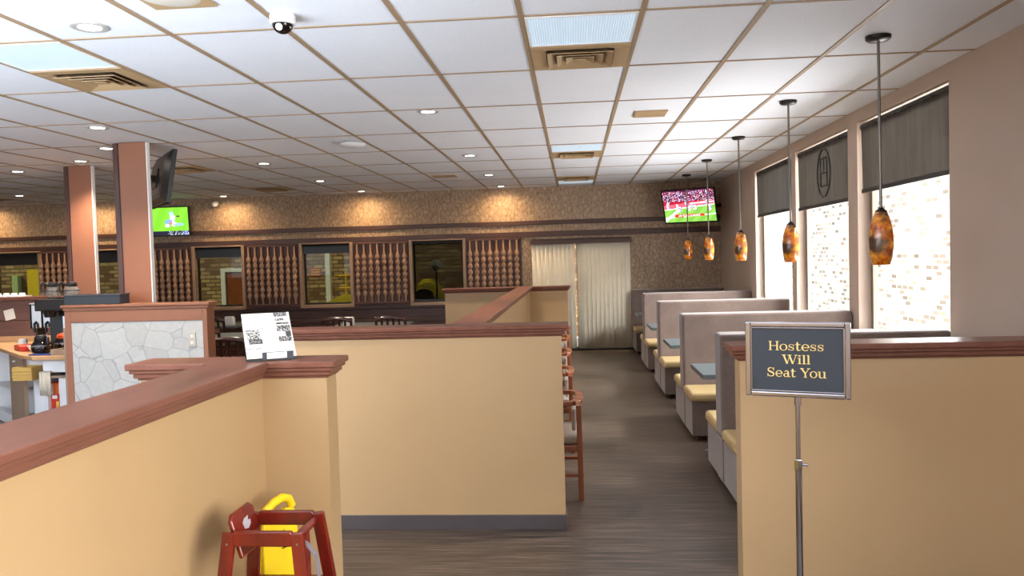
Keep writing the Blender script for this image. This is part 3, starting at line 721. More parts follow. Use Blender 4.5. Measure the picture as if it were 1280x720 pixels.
def napkin_box(x, y, z, label):
    t = thing('napkin_holder', label, 'napkin holder', (x, y, z), 0, 'napkin holders on the dining tables')
    obj('holder', MB().box(-.07,.07,-.05,.05,0,.012).box(-.07,.07,-.05,-.044,.012,.1).box(-.07,.07,.044,.05,.012,.1), M['white'], t, local=True)
    obj('napkins', MB().box(-.065,.065,-.04,.04,.0125,.125), M['paper'], t, local=True, bevel=.008)
napkin_box(-5.42, 11.95, .7155, 'white napkin holder on the farther table beside the menu')
napkin_box(-3.3, 11.25, .7155, 'white napkin holder showing above the centre half-wall cap')

# ------------------------------------------------------------------ televisions
def football(u, v):
    v = 1-v; rnd = random.random
    if v < .36:
        if rnd() < .3 and v > .04: return random.choice([(236,226,240), (210,120,150), (120,130,200), (230,200,210), (200,60,80)])
        return random.choice([(60,10,30), (40,10,20), (90,20,44), (50,20,60)])
    edge = .62-.12*u
    col = (150,14,40) if v < edge-.16 else (205,84,100) if v < edge-.03 else None
    if col is None:
        if v < edge: col = (238,236,232)
        else: col = (104,158,62) if (int((u+v*.6)*9) % 2) else (120,172,70)
        if abs((v-.98)+(u+.02)*1.15) < .05 and u < .3: col = (240,242,240)
        if abs(v-(.86-.08*u)) < .016: col = (228,236,220)
    if abs(v-(.44-.03*u)) < .02 and u > .55: col = (236,190,200)
    for pu, pv in ((.08,.5), (.1,.35), (.27,.52), (.32,.6), (.45,.4), (.5,.58), (.55,.5), (.61,.56), (.86,.36), (.88,.5), (.9,.6)):
        if abs(u-pu) < .025 and abs(v-pv) < .085: col = random.choice([(246,244,250), (246,244,250), (110,90,170), (60,20,40)])
    if .2 < u < .78 and abs(v-(.81-.02*u)) < .04: col = (240,210,206) if (.27 < u < .7 and rnd() < .55 and abs(v-.8) < .03) else (200,42,34)
    return col
def soccer(u, v):
    v = 1-v
    if v > .86: return (210,220,240) if (random.random() < .2 and u > .55) else (60,90,190) if (u > .82 and random.random() < .3) else (18,20,44)
    col = (110,184,38) if int(u*7+v*2) % 2 else (118,192,44)
    for pu, pv, ru, rv, cc in ((.64,.22,.05,.07,(150,190,230)), (.66,.38,.06,.13,(226,230,244)), (.58,.52,.09,.09,(120,150,210)), (.68,.6,.08,.08,(240,240,246)), (.78,.62,.12,.05,(140,175,225)), (.54,.66,.05,.06,(225,228,240)), (.78,.32,.04,.03,(70,50,44)), (.62,.58,.03,.06,(214,110,90))):
        if ((u-pu)/ru)**2+((v-pv)/rv)**2 < 1: col = cc
    return col
def television(loc, w, h, rz, tilt, label, fn, glowing=1.5, mount=None, roll=0):
    t = thing('television', label, 'television', loc, rz); t.rotation_euler = (tilt, roll, rz)
    b = MB(); e = .018
    b.box(-w/2, -w/2+e, -.022, .02, -h/2, h/2); b.box(w/2-e, w/2, -.022, .02, -h/2, h/2); b.box(-w/2+e, w/2-e, -.022, .02, h/2-e, h/2); b.box(-w/2+e, w/2-e, -.022, .02, -h/2, -h/2+e*1.3)
    obj('bezel', b, M['black'], t, local=True, bevel=.003)
    s = MB(); pict_grid(s, (-w/2+e,-.012,-h/2+e*1.3), (w-2*e,0,0), (0,0,h-2.3*e), 96, 54, fn)
    obj('screen', s, picture('screen_picture', glowing), t, local=True)
    k = MB(); k.poly([(-w/2+.01,.02,-h/2+.01), (w/2-.01,.02,-h/2+.01), (w/2-.01,.02,h/2-.01), (-w/2+.01,.02,h/2-.01), (-w*.36,.065,-h*.4), (w*.36,.065,-h*.4), (w*.36,.065,h*.3), (-w*.36,.065,h*.3)], [(0,3,2,1), (4,5,6,7), (0,1,5,4), (1,2,6,5), (2,3,7,6), (3,0,4,7)])
    hb = obj('back_housing', k, M['black'], t, local=True, bevel=.004)
    gr = MB()
    for i in range(6): gr.box(-w*.3, w*.3, .064, .07, -h*.3+i*.03, -h*.3+i*.03+.012)
    obj('vent_ribs', gr, M['base'], hb, local=True)
    if mount:
        o = obj('wall_mount', mount, M['blackmetal'], t, local=True)
    return t
television((1.878, 12.85, 2.397), .97, .563, -.694, .246, 'wall television showing a red football game in the back right corner', football, 1.1, MB().box(-.1,.1,.066,.085,-.12,.12).bar((0,.08,-.06), (0,.95,-.2), .05, .06), roll=0.014)
television((-7.27, YB-.115, 2.46), .9, .53, .0, .06, 'wall television showing a green sports field, partly behind the right column', soccer, .95, MB().box(-.15,.15,.066,.095,-.1,.1))
television((-4.25, 7.93, 2.55), .95, .54, math.radians(180-52), .16, 'black television seen from behind, mounted at the side of the right column', football, .9, MB().box(-.1,.1,.066,.08,-.1,.1).bar((0,.075,0), (.02,.16,.0), .05, .06))

# ------------------------------------------------------------------ stone-fronted counter, columns
t = thing('stone_counter', 'stone-faced half-wall with brown cap and outlet standing in front of the columns', 'partition', (-4.06, 7.3, 0), 0, None, 'thing')
obj('wall_panel', MB().box(-4.76,-3.38,7.0,7.13,0,1.255), M['copper'], t)
obj('cap', MB().box(-4.79,-3.35,6.965,7.165,1.285,1.312).box(-4.775,-3.365,6.98,7.15,1.255,1.2849), M['copper'], t, bevel=.006)
obj('stone_facing', MB().box(-4.70,-3.425,6.985,6.9995,.1,1.145), M['stone'], t, bevel=.003)
f = MB(); f.box(-4.76,-4.70,6.98,6.9998,.0,1.2549); f.box(-3.425,-3.38,6.98,6.9998,.0,1.2549); f.box(-4.70,-3.425,6.98,6.9998,1.147,1.2549)
obj('face_frame', f, M['copper'], t, bevel=.003)
obj('end_board', MB().box(-4.785,-4.7605,6.99,7.14,0,1.1), M['greylam'], t)
ot = obj('outlet_plate', MB().box(-3.565,-3.495,6.977,6.9848,.905,1.035), M['cloth'], t, bevel=.003)
obj('sockets', MB().box(-3.545,-3.515,6.974,6.9769,.985,1.015).box(-3.545,-3.515,6.974,6.9769,.925,.955), M['white'], ot, bevel=.004)
def column(x0, x1, y, z0, label):
    t = thing('column', label, 'column', ((x0+x1)/2, y+.03, z0), 0, None, 'thing')
    obj('shaft', MB().box(x0, x1, y, y+.05, z0, ZC-.0065), M['copper'], t)
    obj('sunlit_side', MB().box(x1+.0005, x1+.012, y-.003, y+.053, z0, ZC-.007), M['white'], t, bevel=.003)  # window light on the column's right side, painted in as a white strip
    tr = MB(); tr.box(x0-.075, x0-.0005, y+.02, y+.05, z0, ZC-.007); tr.box(x0-.045, x0-.02, y+.012, y+.03, z0, ZC-.007)
    obj('side_trim', tr, M['darkwood'], t, bevel=.003)
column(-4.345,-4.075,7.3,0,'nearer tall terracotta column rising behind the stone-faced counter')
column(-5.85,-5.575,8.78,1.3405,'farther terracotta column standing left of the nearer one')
t = thing('panelled_half_wall', 'reddish-brown panelled half-wall behind the coffee station', 'partition', (-7.2, 8.9, 0), 0, None, 'thing')
pm = MB()
for z0, z1 in ((.0,.28), (.285,.55), (.555,.82), (.825,1.06), (1.065,1.3)): pm.box(-9.2,-5.35,8.76,9.02,z0,z1)
obj('wall_panel', pm, M['panelbrown'], t, bevel=.004)
obj('cap', MB().box(-9.22,-5.33,8.73,9.05,1.301,1.34), M['cap'], t, bevel=.006)
tag(obj('paper_note', MB().extr([(0,0), (.125,.03), (.1,.15), (-.025,.12)], (-6.7,8.757,1.06), (1,0,0), (0,0,1), (0,1,0), .0025), M['paper']), 'white paper note taped to the panelled wall at the left edge', 'note')
t = thing('tray_bin', 'low black bin on top of the stone-faced counter, left of the nearer column', 'tray', (-4.58,7.08,1.3125))
obj('body', MB().box(-.19,.36,-.08,-.07,0,.085).box(-.19,.36,.07,.08,0,.085).box(-.19,-.18,-.07,.07,0,.085).box(.35,.36,-.07,.07,0,.085).box(-.18,.35,-.07,.07,0,.01), M['slate'], t, local=True, bevel=.004)
obj('rim', MB().box(-.195,.365,-.085,-.07,.085,.095).box(-.195,.365,.07,.085,.085,.095).box(-.195,-.18,-.07,.07,.085,.095).box(.35,.365,-.07,.07,.085,.095), M['base'], t, local=True)

# ------------------------------------------------------------------ coffee station
t = thing('service_counter', 'tan-topped service counter with white cabinets at the left', 'counter', (-5.7, 7.9, 0))
TP = [(-7.0,8.7), (-6.55,8.3), (-5.93,7.74), (-5.43,7.27), (-5.2,7.12), (-4.87,7.12), (-4.87,8.2), (-5.3,8.7)]
obj('worktop', MB().prism(TP, .785, .82), M['tanlam'], t, bevel=.004)
obj('back_ledge', MB().box(-7.2,-5.3,8.70,8.757,.82,.88), M['tanlam'], t, bevel=.004)
ep = obj('end_panel', MB().prism([(-5.93,7.77), (-5.44,7.31), (-5.42,7.34), (-5.91,7.80)], .0, .784), M['greylam'], t)
obj('knob', MB().lathe([(.012,0), (.016,.012), (.0,.016)], c=(-5.71,7.545,.72), n=12, cap=False), M['white'], ep, smooth=True)
obj('cabinet', MB().box(-5.41,-5.16,7.42,7.8,.0,.60), M['whitelam'], t, bevel=.003)
obj('cabinet_door', MB().box(-5.405,-5.285,7.40,7.419,.03,.58), M['whitelam'], t, bevel=.003)
obj('cabinet_door', MB().box(-5.281,-5.165,7.40,7.419,.03,.58), M['whitelam'], t, bevel=.003)
obj('apron', MB().box(-5.41,-5.16,7.36,7.38,.64,.784), M['whitelam'], t)
obj('drawer_box', MB().box(-5.155,-4.875,7.2,7.75,.655,.784), M['whitelam'], t, bevel=.003)
lc = MB(); lc.box(-5.14,-5.12,7.2,7.66,.0,.6); lc.box(-5.0,-4.875,7.2,7.66,.0,.6); lc.box(-5.14,-4.875,7.66,7.7,.0,.6)
obj('low_cabinet', lc, M['whitelam'], t, bevel=.003)
obj('low_top', MB().box(-5.16,-4.875,7.18,7.72,.601,.625), M['greylam'], t, bevel=.004)
rk = MB()
rk.prism([(-6.55,8.33), (-5.94,7.80), (-5.90,7.84), (-6.5,8.37)], .0, .12); rk.prism([(-6.55,8.33), (-5.94,7.80), (-5.6,8.3), (-6.2,8.68)], .38, .4); rk.prism([(-6.6,8.4), (-6.57,8.36), (-6.1,8.68), (-6.2,8.69)], .0, .784)
obj('open_shelf', rk, M['whitelam'], t)
for i, (x, y, z) in enumerate(((-6.12,8.12,.401), (-6.0,8.05,.401), (-6.22,8.24,.401))):
    g_ = MB().lathe([(.03,0), (.036,.1), (.033,.1), (.028,.006)], c=(x, y, z), n=16, cap=False)
    tag(obj('drinking_glass', g_, M['potglass'], smooth=True), 'clear drinking glass on the open shelf under the service counter', 'glass', 'glasses on the open shelf')
bx = MB(); bx.box(-5.45,-5.25,7.17,7.185,.58,.71); bx.box(-5.45,-5.25,7.345,7.358,.58,.71); bx.box(-5.45,-5.437,7.185,7.345,.58,.71); bx.box(-5.263,-5.25,7.185,7.345,.58,.71); bx.box(-5.437,-5.263,7.185,7.345,.58,.592)
for z in (.61,.64,.67): bx.box(-5.455,-5.245,7.164,7.17,z,z+.012)
tag(obj('storage_bin', bx, M['mustard'], bevel=.003), 'mustard yellow plastic bin hung under the service counter edge', 'bin')
tw = MB(); n = 8
for i in range(n):
    x0 = -5.17+.11*i/n; x1 = -5.17+.11*(i+1)/n; ya = 7.165+.006*math.sin(i*1.7); yb = 7.165+.006*math.sin((i+1)*1.7)
    tw.poly([(x0,ya,.43+.01*(i%2)), (x1,yb,.43+.01*((i+1)%2)), (x1,yb,.66), (x0,ya,.66), (x0,7.195,.665), (x1,7.195,.665)], [(0,1,2,3), (3,2,5,4)])
o = tag(obj('towel', tw, M['cloth'], smooth=True), 'off-white towel hanging from the white drawer box', 'towel'); o.modifiers.new('thick', 'SOLIDIFY').thickness = .006
tag(obj('bowl', MB().lathe([(.05,0), (.07,.01), (.095,.07), (.1,.095), (.092,.095), (.06,.012), (.0,.008)], c=(-4.985,7.32,.626), n=28, cap=False), M['black'], smooth=True), 'black bowl on the low white cabinet beside the stone counter', 'bowl')
def carton_fn(u, v):
    if v > .8: return (222,110,50) if abs(u-.5) < .3 else (236,232,226)
    if .72 < v < .78 and .1 < u < .6: return (240,236,230)
    if .42 < v < .66 and (abs(u-.52) < .05 or (abs(v-.63) < .03 and .5 < u < .72) or (abs(v-.54) < .03 and .5 < u < .72) or (abs(u-.72) < .05 and v > .54) or (abs(u-.56-(.54-v)*1.6) < .05 and v < .54)): return (226,196,60)
    if v < .18 and abs(u-.6) < .2: return (240,236,230)
    return (188,36,24)
t = thing('snack_carton', 'red carton with a big yellow letter R on the low shelf', 'box', (-5.06,7.42,.0))
obj('box', MB().box(-5.115,-5.01,7.245,7.6,.0,.55), M['red'], t)
cm = MB(); pict_grid(cm, (-5.115,7.2435,.01), (.105,0,0), (0,0,.53), 24, 60, carton_fn); obj('front_print', cm, picture('carton_print'), t)
# brewers and pots
t = thing('coffee_brewer', 'tall stainless coffee brewer with two pots on top', 'coffee machine', (-5.43,7.95,.82))
obj('base', MB().box(-.17,.17,-.2,.2,.0,.06), M['black'], t, local=True, bevel=.008)
obj('tower', MB().box(-.17,.17,.02,.2,.06,.42), M['black'], t, local=True)
obj('head', MB().box(-.18,.18,-.2,.2,.40,.52), M['blackmetal'], t, local=True, bevel=.01)
obj('front_panel', MB().box(.0,.165,-.02,.0195,.08,.40), M['chrome'], t, local=True, bevel=.004)
obj('warmer', MB().lathe([(.075,.52), (.075,.532)], c=(-.085,0,0), n=24).lathe([(.075,.52), (.075,.532)], c=(.09,0,0), n=24), M['black'], t, local=True)
obj('brew_basket', MB().lathe([(.05,.33), (.07,.40)], c=(-.08,-.1,0), n=24), M['black'], t, local=True, smooth=True)
t = thing('coffee_dispenser', 'small black and steel twin coffee dispenser left of the tall brewer', 'coffee machine', (-5.74,8.1,.82))
obj('base', MB().box(-.13,.13,-.15,.15,0,.03), M['black'], t, local=True, bevel=.005)
for x in (-.065,.065):
    obj('tank', MB().box(x-.058,x+.058,-.06,.15,.2,.46), M['steel'], t, local=True, bevel=.012)
    obj('tank_side', MB().box(x-.062,x-.0585,-.07,.15,.2,.46), M['black'], t, local=True)
    obj('spout', MB().tube([(x,-.09,.16), (x,-.09,.25), (x,-.05,.27)], .014, 10), M['black'], t, local=True, smooth=True)
obj('stand_leg', MB().box(-.12,-.1,0,.14,.03,.2), M['black'], t, local=True); obj('stand_leg', MB().box(.1,.12,0,.14,.03,.2), M['black'], t, local=True)
obj('lid', MB().box(-.13,.13,-.07,.16,.46,.475), M['white'], t, local=True, bevel=.005)
def pot(loc, label, full, handle, rz=0, s=1.0):
    t = thing('coffee_pot', label, 'coffee pot', loc, rz, 'glass coffee pots'); t.scale = (s,s,s)
    pf = [(.055,0), (.075,.015), (.082,.05), (.075,.085), (.052,.115), (.046,.125)]
    if full: obj('coffee', MB().lathe([(.05,.002), (.074,.016), (.08,.05), (.0,.06)], n=24), M['coffee'], t, local=True, smooth=True)
    o = obj('carafe', MB().lathe(pf, n=28, cap=False), M['coffee'] if full else M['potglass'], t, local=True, smooth=True)
    obj('collar', MB().lathe([(.05,.112), (.055,.12), (.055,.14), (.048,.142)], n=24), M[handle] , t, local=True, smooth=True)
    obj('lid', MB().lathe([(.05,.142), (.045,.155), (.012,.165)], n=24), M[handle], t, local=True, smooth=True)
    obj('band', MB().lathe([(.078,.064), (.0815,.07), (.0785,.078)], n=28, cap=False), M['chrome'], t, local=True, smooth=True)
    obj('handle', MB().tube([(-.05,0,.13), (-.09,0,.155), (-.115,0,.14), (-.118,0,.09), (-.108,0,.05)], [.012,.013,.013,.012,.009], 10), M[handle], t, local=True, smooth=True)
    return t
pot((-5.53,7.95,1.353), 'empty glass coffee pot on top of the tall brewer, left of the pair', 0, 'black', .3)
pot((-5.325,7.95,1.353), 'empty glass coffee pot on top of the tall brewer, right of the pair', 0, 'black', .3)
pot((-5.27,7.36,.821), 'full black coffee pot at the front of the service counter', 1, 'black', 2.6, 1.15)
pot((-5.22,7.62,.821), 'coffee pot with an orange collar behind the full black pot', 1, 'orange', 2.9, 1.1)
tag(obj('folded_cloth', MB().box(-5.3,-5.06,7.2,7.28,.8205,.832), M['blue'], bevel=.004), 'blue cloth folded at the front edge of the service counter', 'cloth')
cb = MB(); cb.box(-5.07,-4.9,7.2,7.215,.8205,.875); cb.box(-5.07,-4.9,7.385,7.4,.8205,.875); cb.box(-5.07,-5.055,7.215,7.385,.8205,.875); cb.box(-4.915,-4.9,7.215,7.385,.8205,.875); cb.box(-5.055,-4.915,7.215,7.385,.8205,.828)
tag(obj('wooden_caddy', cb, M['greylam'], bevel=.003), 'brown wooden caddy box on the service counter beside the stone counter', 'box')
t = thing('condiment_tray', 'red plastic tray lying on the service counter', 'tray', (-5.72,7.75,.8205), -.75)
obj('tray', MB().box(-.16,.16,-.08,.08,0,.012).box(-.16,.16,-.08,-.07,.012,.05).box(-.16,.16,.07,.08,.012,.05).box(-.16,-.15,-.07,.07,.012,.05).box(.15,.16,-.07,.07,.012,.05), M['red'], t, local=True, bevel=.004)
obj('packets', MB().box(-.14,-.02,-.06,.06,.012,.045).box(.0,.13,-.055,.05,.012,.04), M['orange'], t, local=True, bevel=.008)
def cup(loc, label):
    t = thing('coffee_mug', label, 'mug', loc)
    obj('body', MB().lathe([(.034,0), (.04,.01), (.04,.09), (.036,.09), (.033,.01), (0,.008)], n=24, cap=False), M['white'], t, local=True, smooth=True)
    obj('handle', MB().tube([(-.04,0,.075), (-.06,0,.065), (-.062,0,.035), (-.04,0,.022)], .006, 8), M['white'], t, local=True, smooth=True)
cup((-5.97,8.05,.8205), 'white mug behind the red tray on the service counter')
tag(obj('bowl', MB().lathe([(.03,0), (.05,.008), (.08,.06), (.074,.06), (.045,.012), (0,.01)], c=(-5.52,7.62,.8205), n=24, cap=False), M['white'], smooth=True), 'small white bowl on the service counter behind the red tray', 'bowl')
t = thing('mug_rack', 'low white rack of upturned cups on the panelled half-wall ledge', 'rack', (-6.72,8.88,1.3405))
obj('tray', MB().box(-.2,.2,-.1,.1,0,.012), M['white'], t, local=True)
for k in range(4): obj('cup', MB().lathe([(.04,.0125), (.028,.045), (.0,.047)], c=(-.15+.1*k,0,0), n=16, cap=False), M['white'], t, local=True, smooth=True)

# ------------------------------------------------------------------ menu on the left half-wall
t = thing('menu_stand', 'white printed menu page on a black easel, standing on the left half-wall cap', 'menu', (-1.311, 3.262, 1.2405), .5)
tl = .42
def menu_fn(u, v):
    w_, k, gy = (204,200,190), (58,54,56), (150,146,144)
    r = random.random
    if v > .9 and u > .66 and u < .95: return gy if r() < .5 else k
    if .86 < v < .95 and .12 < u < .58: return gy if r() < .14 else w_
    if .80 < v < .86 and .68 < u < .86: return k if r() < .7 else w_
    if .74 < v < .85 and .3 < u < .45: return gy if r() < .25 else w_
    if .64 < v < .8 and .08 < u < .16: return gy if r() < .25 else w_
    if .72 < v < .76 and .7 < u < .96: return k if r() < .8 else gy
    if .34 < v < .7 and .7 < u < .97: return k if (r() < .72 and abs(v-.5) > .05) or (abs(v-.5) <= .05 and u > .86) else w_
    if .645 < v < .665 and .35 < u < .65: return gy if r() < .5 else w_
    if .59 < v < .62 and .03 < u < .3: return k if r() < .6 else w_
    if .42 < v < .575 and .06 < u < .33: return k if r() < .6 else w_
    if .3 < v < .42 and .08 < u < .36: return k if r() < .75 else gy
    if .2 < v < .22 and .02 < u < .3: return k if r() < .6 else w_
    if v < .19 and .02 < u < .26: return (206,214,206) if r() < .4 else w_
    return w_
s = MB(); pw, ph, ny = .2, .238, 72
lay = s.bm.loops.layers.float_color.new('picture')
def mp(u, v):
    a = v*ph; lean = .74; bend = .05*(1-v)**2
    return ((u-.5)*pw, -.075+a*math.sin(lean)-bend*.6+.03*0, .012+a*math.cos(lean)*1.0)
nx = 72; V = [[s.bm.verts.new(mp(i/nx, j/ny)) for i in range(nx+1)] for j in range(ny+1)]
for j in range(ny):
    for i in range(nx):
        f = s.bm.faces.new((V[j][i], V[j][i+1], V[j+1][i+1], V[j+1][i])); c = lin(*menu_fn((i+.5)/nx, (j+.5)/ny))
        for lp in f.loops: lp[lay] = c
pg = obj('menu_page', s, picture('menu_print'), t, local=True, smooth=True); pg.modifiers.new('thick', 'SOLIDIFY').thickness = .001
e = MB(); lean = .74
e.extr([(-.10,0), (.10,0), (.10,.17), (-.10,.17)], (0,-.055,.012), (1,0,0), (0,math.sin(lean),math.cos(lean)), (0,math.cos(lean),-math.sin(lean)), .004)
e.extr([(-.09,0), (.09,0), (.09,.14), (-.09,.12)], (0,.072,.0), (1,0,0), (0,-math.sin(.1),math.cos(.1)), (0,1,0), .004)
e.box(-.10,.10,-.11,-.05,.0,.008)
obj('easel', e, M['black'], t, local=True)
obj('clip_strip', MB().box(-.04,.085,-.114,-.110,.006,.036), M['slate'], t, local=True)
obj('clip_label', MB().box(-.022,.058,-.1155,-.1142,.009,.034), M['paper'], t, local=True)

# ------------------------------------------------------------------ high chair and wet floor sign
t = thing('high_chair', 'red mahogany wooden high chair standing by the left half-wall', 'high chair', (-1.035, 2.575, 0))
TX0, TX1, TY0, TY1, TZ = -.134, .134, -.12, .11, .768
SPX, SPY = .085, .085
legs = {}
for nm, x, y, sx, sy in (('a',TX0+.02,TY0+.012,-1,-1), ('b',TX1-.02,TY0+.012,1,-1), ('c',TX0+.02,TY1-.012,-1,1), ('d',TX1-.02,TY1-.012,1,1)):
    top, bot = Vector((x,y,TZ-.004)), Vector((x+sx*SPX,y+sy*SPY,0)); legs[nm] = (top, bot)
    lg = obj('leg', MB().bar(top, bot, .044, .022, up=(0,1,0)), M['mahogany'], t, local=True, bevel=.005)
    if sy < 0:
        p = top+(bot-top)*.045; obj('screw', MB().tube([p+Vector((0,-.0095,0)), p+Vector((0,-.0135,0))], .004, 12), M['chrome'], lg, local=True)
def at_z(k, z): a, b = legs[k]; return a+(b-a)*((a.z-z)/(a.z-b.z))
for a, b in (('a','b'), ('c','d')):
    pa, pb = at_z(a, TZ-.024), at_z(b, TZ-.024); dx = Vector((.018,0,0))
    obj('side_rail', MB().bar(pa+dx, pb-dx, .023, .05, up=(0,0,1)), M['mahogany'], t, local=True, bevel=.006, seg=3)
    pa, pb = at_z(a, .16), at_z(b, .16); obj('stretcher', MB().bar(pa, pb, .02, .04), M['mahogany'], t, local=True, bevel=.004)
    pa, pb = at_z(a, .50), at_z(b, .50); obj('seat_rail', MB().bar(pa, pb, .02, .05), M['mahogany'], t, local=True, bevel=.004)
for a, b in (('a','c'), ('b','d')):
    pa, pb = at_z(a, .20), at_z(b, .20); obj('stretcher', MB().bar(pa, pb, .02, .04), M['mahogany'], t, local=True, bevel=.004)
obj('front_bar', MB().tube([(TX1-.03,TY0+.02,TZ-.03), (TX1-.03,TY1-.02,TZ-.03)], .0145, 14), M['mahogany'], t, local=True, smooth=True)
br = MB(); br.extr([(TY0+.026,-.10), (TY1-.026,-.10), (TY1-.026,.03), (TY1-.05,.048), (TY0+.05,.048), (TY0+.026,.03)], (TX0+.03,0,TZ), (0,1,0), (-.28,0,.96), (-.96,0,-.28), .016)
bk = obj('backrest', br, M['mahogany'], t, local=True, bevel=.006, seg=3)
obj('sticker', MB().extr([(-.026,-.02), (.0,-.026), (.024,-.016), (.03,-.002), (.012,.0), (.02,.014), (-.012,.012), (-.03,.002)], (TX0+.0308,0,TZ-.002), (0,1,0), (-.28,0,.96), (.96,0,.28), .0008), M['sticker'], bk, local=True)
obj('seat', MB().box(TX0-.02,TX1+.0,TY0-.005,TY1+.005,.505,.523), M['mahogany'], t, local=True, bevel=.005)
st = MB(); P = [(TX1-.03,TY0+.05,TZ-.04), (TX1+.0,TY0+.045,TZ-.055), (TX1+.03,TY0+.04,TZ-.09), (TX1+.04,TY0+.035,TZ-.15), (TX1+.035,TY0+.03,TZ-.26)]
for a, b in zip(P, P[1:]): st.bar(a, b, .004, .026, up=(0,1,0))
obj('strap', st, M['strap'], t, local=True)
obj('crotch_post', MB().tube([(TX1-.03,0,TZ-.04), (TX1-.03,0,.523)], .013, 12), M['mahogany'], t, local=True, smooth=True)

t = thing('wet_floor_sign', 'yellow folded caution floor sign standing by the left half-wall behind the high chair', 'sign', (-1.19, 2.985, 0), 1.2)
for s_, nm in ((-1, 'front_panel'), (1, 'rear_panel')):
    m = MB(); y1 = s_*.03
    m.extr([(-.115,0), (-.09,0), (-.08,.06), (.08,.06), (.09,0), (.115,0), (.095,.60), (.085,.655), (.035,.67), (.03,.645), (-.03,.645), (-.035,.67), (-.085,.655), (-.095,.60)], (0,y1,.0), (1,0,0), (0,-s_*.03,.9995), (0,-s_,0), .014)
    p = obj(nm, m, M['yellow'], t, local=True, bevel=.003)
    if s_ < 0:
        pr2 = MB(); ey = (0,.03,.9995)
        for q in ([(-.02,.625), (.012,.64), (.014,.636), (-.018,.62)], [(-.05,.56), (.02,.59), (.021,.587), (-.049,.557)], [(.0,.515), (.05,.515), (.05,.52), (.0,.52)], [(-.05,.30), (.05,.30), (.0,.39)], [(-.06,.25), (.06,.25), (.06,.262), (-.06,.262)]):
            pr2.extr(q, (0,y1-.0012,.0), (1,0,0), ey, (0,1,0), .0012)
        obj('warning_print', pr2, M['black'], p, local=True)
hd = MB(); hd.tube([(-.08,0,.652), (-.065,0,.685), (-.02,0,.705), (.025,0,.712), (.062,0,.70), (.08,0,.665)], .017, 12)
obj('handle', hd, M['yellow'], t, local=True, smooth=True)

# ------------------------------------------------------------------ outside
struct('ground', MB().box(-30, 14, YB+.2, 30, -.12, -.06).box(XR+.2, 14, -14, YB+.2, -.12, -.06), M['concrete'], local=True)
struct('exterior_wall_back', MB().box(-20, 3.5, 16.6, 16.9, -.06, 3.4), M['brick'], local=True)
struct('exterior_wall_right', MB().box(5.4, 5.7, -2, 20, -.06, 4.2), M['palebrick'], local=True)
t = thing('patio_entrance', 'wooden door in a white doorframe outside, seen through the back window', 'door', (-7.3, 16.55, -.06), 0, None, 'thing')
f = MB(); f.box(-7.66,-7.56,16.53,16.598,-.06,1.58); f.box(-7.04,-6.94,16.53,16.598,-.06,1.58); f.box(-7.56,-7.04,16.53,16.598,1.5,1.58)
obj('door_frame', f, M['white'], t, bevel=.004)
obj('door_leaf', MB().box(-7.56,-7.04,16.56,16.597,-.05,1.5), M['chairwood'], t)
t = thing('wall_sign', 'small red sign on the outdoor brick wall, seen through the back window', 'sign', (-5.56,16.59,1.36))
obj('board', MB().box(-5.69,-5.44,16.585,16.598,1.36,1.54), M['red_sign'], t)
f = MB()
for z in (1.40,1.45,1.5): f.box(-5.66,-5.47,16.583,16.5849,z-.008,z+.008)
obj('print', f, M['tarp'], t)
tag(obj('post', MB().box(-5.14,-5.04,15.95,16.05,-.06,2.6), M['white'], bevel=.005), 'white square post outside the back window with the red sign', 'post')
t = thing('safety_railing', 'yellow pipe railing outside the back window beside the white post', 'railing', (-4.6,16.1,-.06))
obj('rail', MB().tube([(-5.0,16.1,1.36), (-4.1,16.1,1.39)], .02, 10), M['ylw_rail'], t, smooth=True); obj('rail', MB().tube([(-5.0,16.1,1.1), (-4.1,16.1,1.12)], .02, 10), M['ylw_rail'], t, smooth=True)
for x in (-4.75,-4.15): obj('upright', MB().tube([(x,16.1,-.06), (x,16.1,1.47)], .02, 10), M['ylw_rail'], t, smooth=True)
def parasol(x, y, z, r, h, label):
    t = thing('patio_umbrella', label, 'umbrella', (x, y, -.06), 0, 'yellow patio umbrellas')
    obj('canopy', MB().lathe([(0,z+h+.06), (.1,z+h+.05), (r*.5,z+h*.62+.06), (r*.85,z+h*.2+.06), (r,z+.06), (r*.97,z+.0)], n=10, cap=False), M['tarp'], t, local=True).modifiers.new('thick', 'SOLIDIFY').thickness = .01
    obj('pole', MB().tube([(0,0,0), (0,0,z+h+.05)], .02, 10), M['steel'], t, local=True, smooth=True)
    obj('base', MB().lathe([(.22,0), (.22,.05), (.05,.08)], n=20), M['concrete'], t, local=True)
parasol(-4.42, 15.0, .66, .75, .36, 'yellow canvas umbrella outside the back window below the yellow railing')
parasol(-2.88, 15.4, .86, .48, .42, 'yellow canvas umbrella behind the dark shaded back window')
t = thing('garden_lamp', 'white globe lamp on a pole outside the dark shaded back window', 'lamp', (-2.60,14.75,-.06))
obj('globe', MB().lathe([(.11*math.cos(a), 1.60+.11*math.sin(a)) for a in [-1.4+i*2.8/14 for i in range(15)]], n=24), M['frost'], t, local=True, smooth=True)
obj('pole', MB().tube([(0,0,0), (0,0,1.5)], .018, 10), M['black'], t, local=True, smooth=True)
t = thing('patio_chair', 'dark round-backed patio chair outside the dark shaded back window', 'chair', (-2.86,14.8,-.06))
obj('backrest', MB().extr([(.2*math.cos(i*PI/10), .18*math.sin(i*PI/10)) for i in range(11)] + [(-.2,-.3), (.2,-.3)], (0,0,.98), (1,0,0), (0,0,1), (0,1,0), .04), M['black'], t, local=True, bevel=.01)
obj('seat', MB().box(-.22,.22,-.02,.42,.42,.46), M['black'], t, local=True, bevel=.01)
for x in (-.19,.19):
    for y in (.02,.38): obj('leg', MB().tube([(x,y,0), (x,y,.42 if y > .1 else .7)], .014, 8), M['black'], t, local=True)
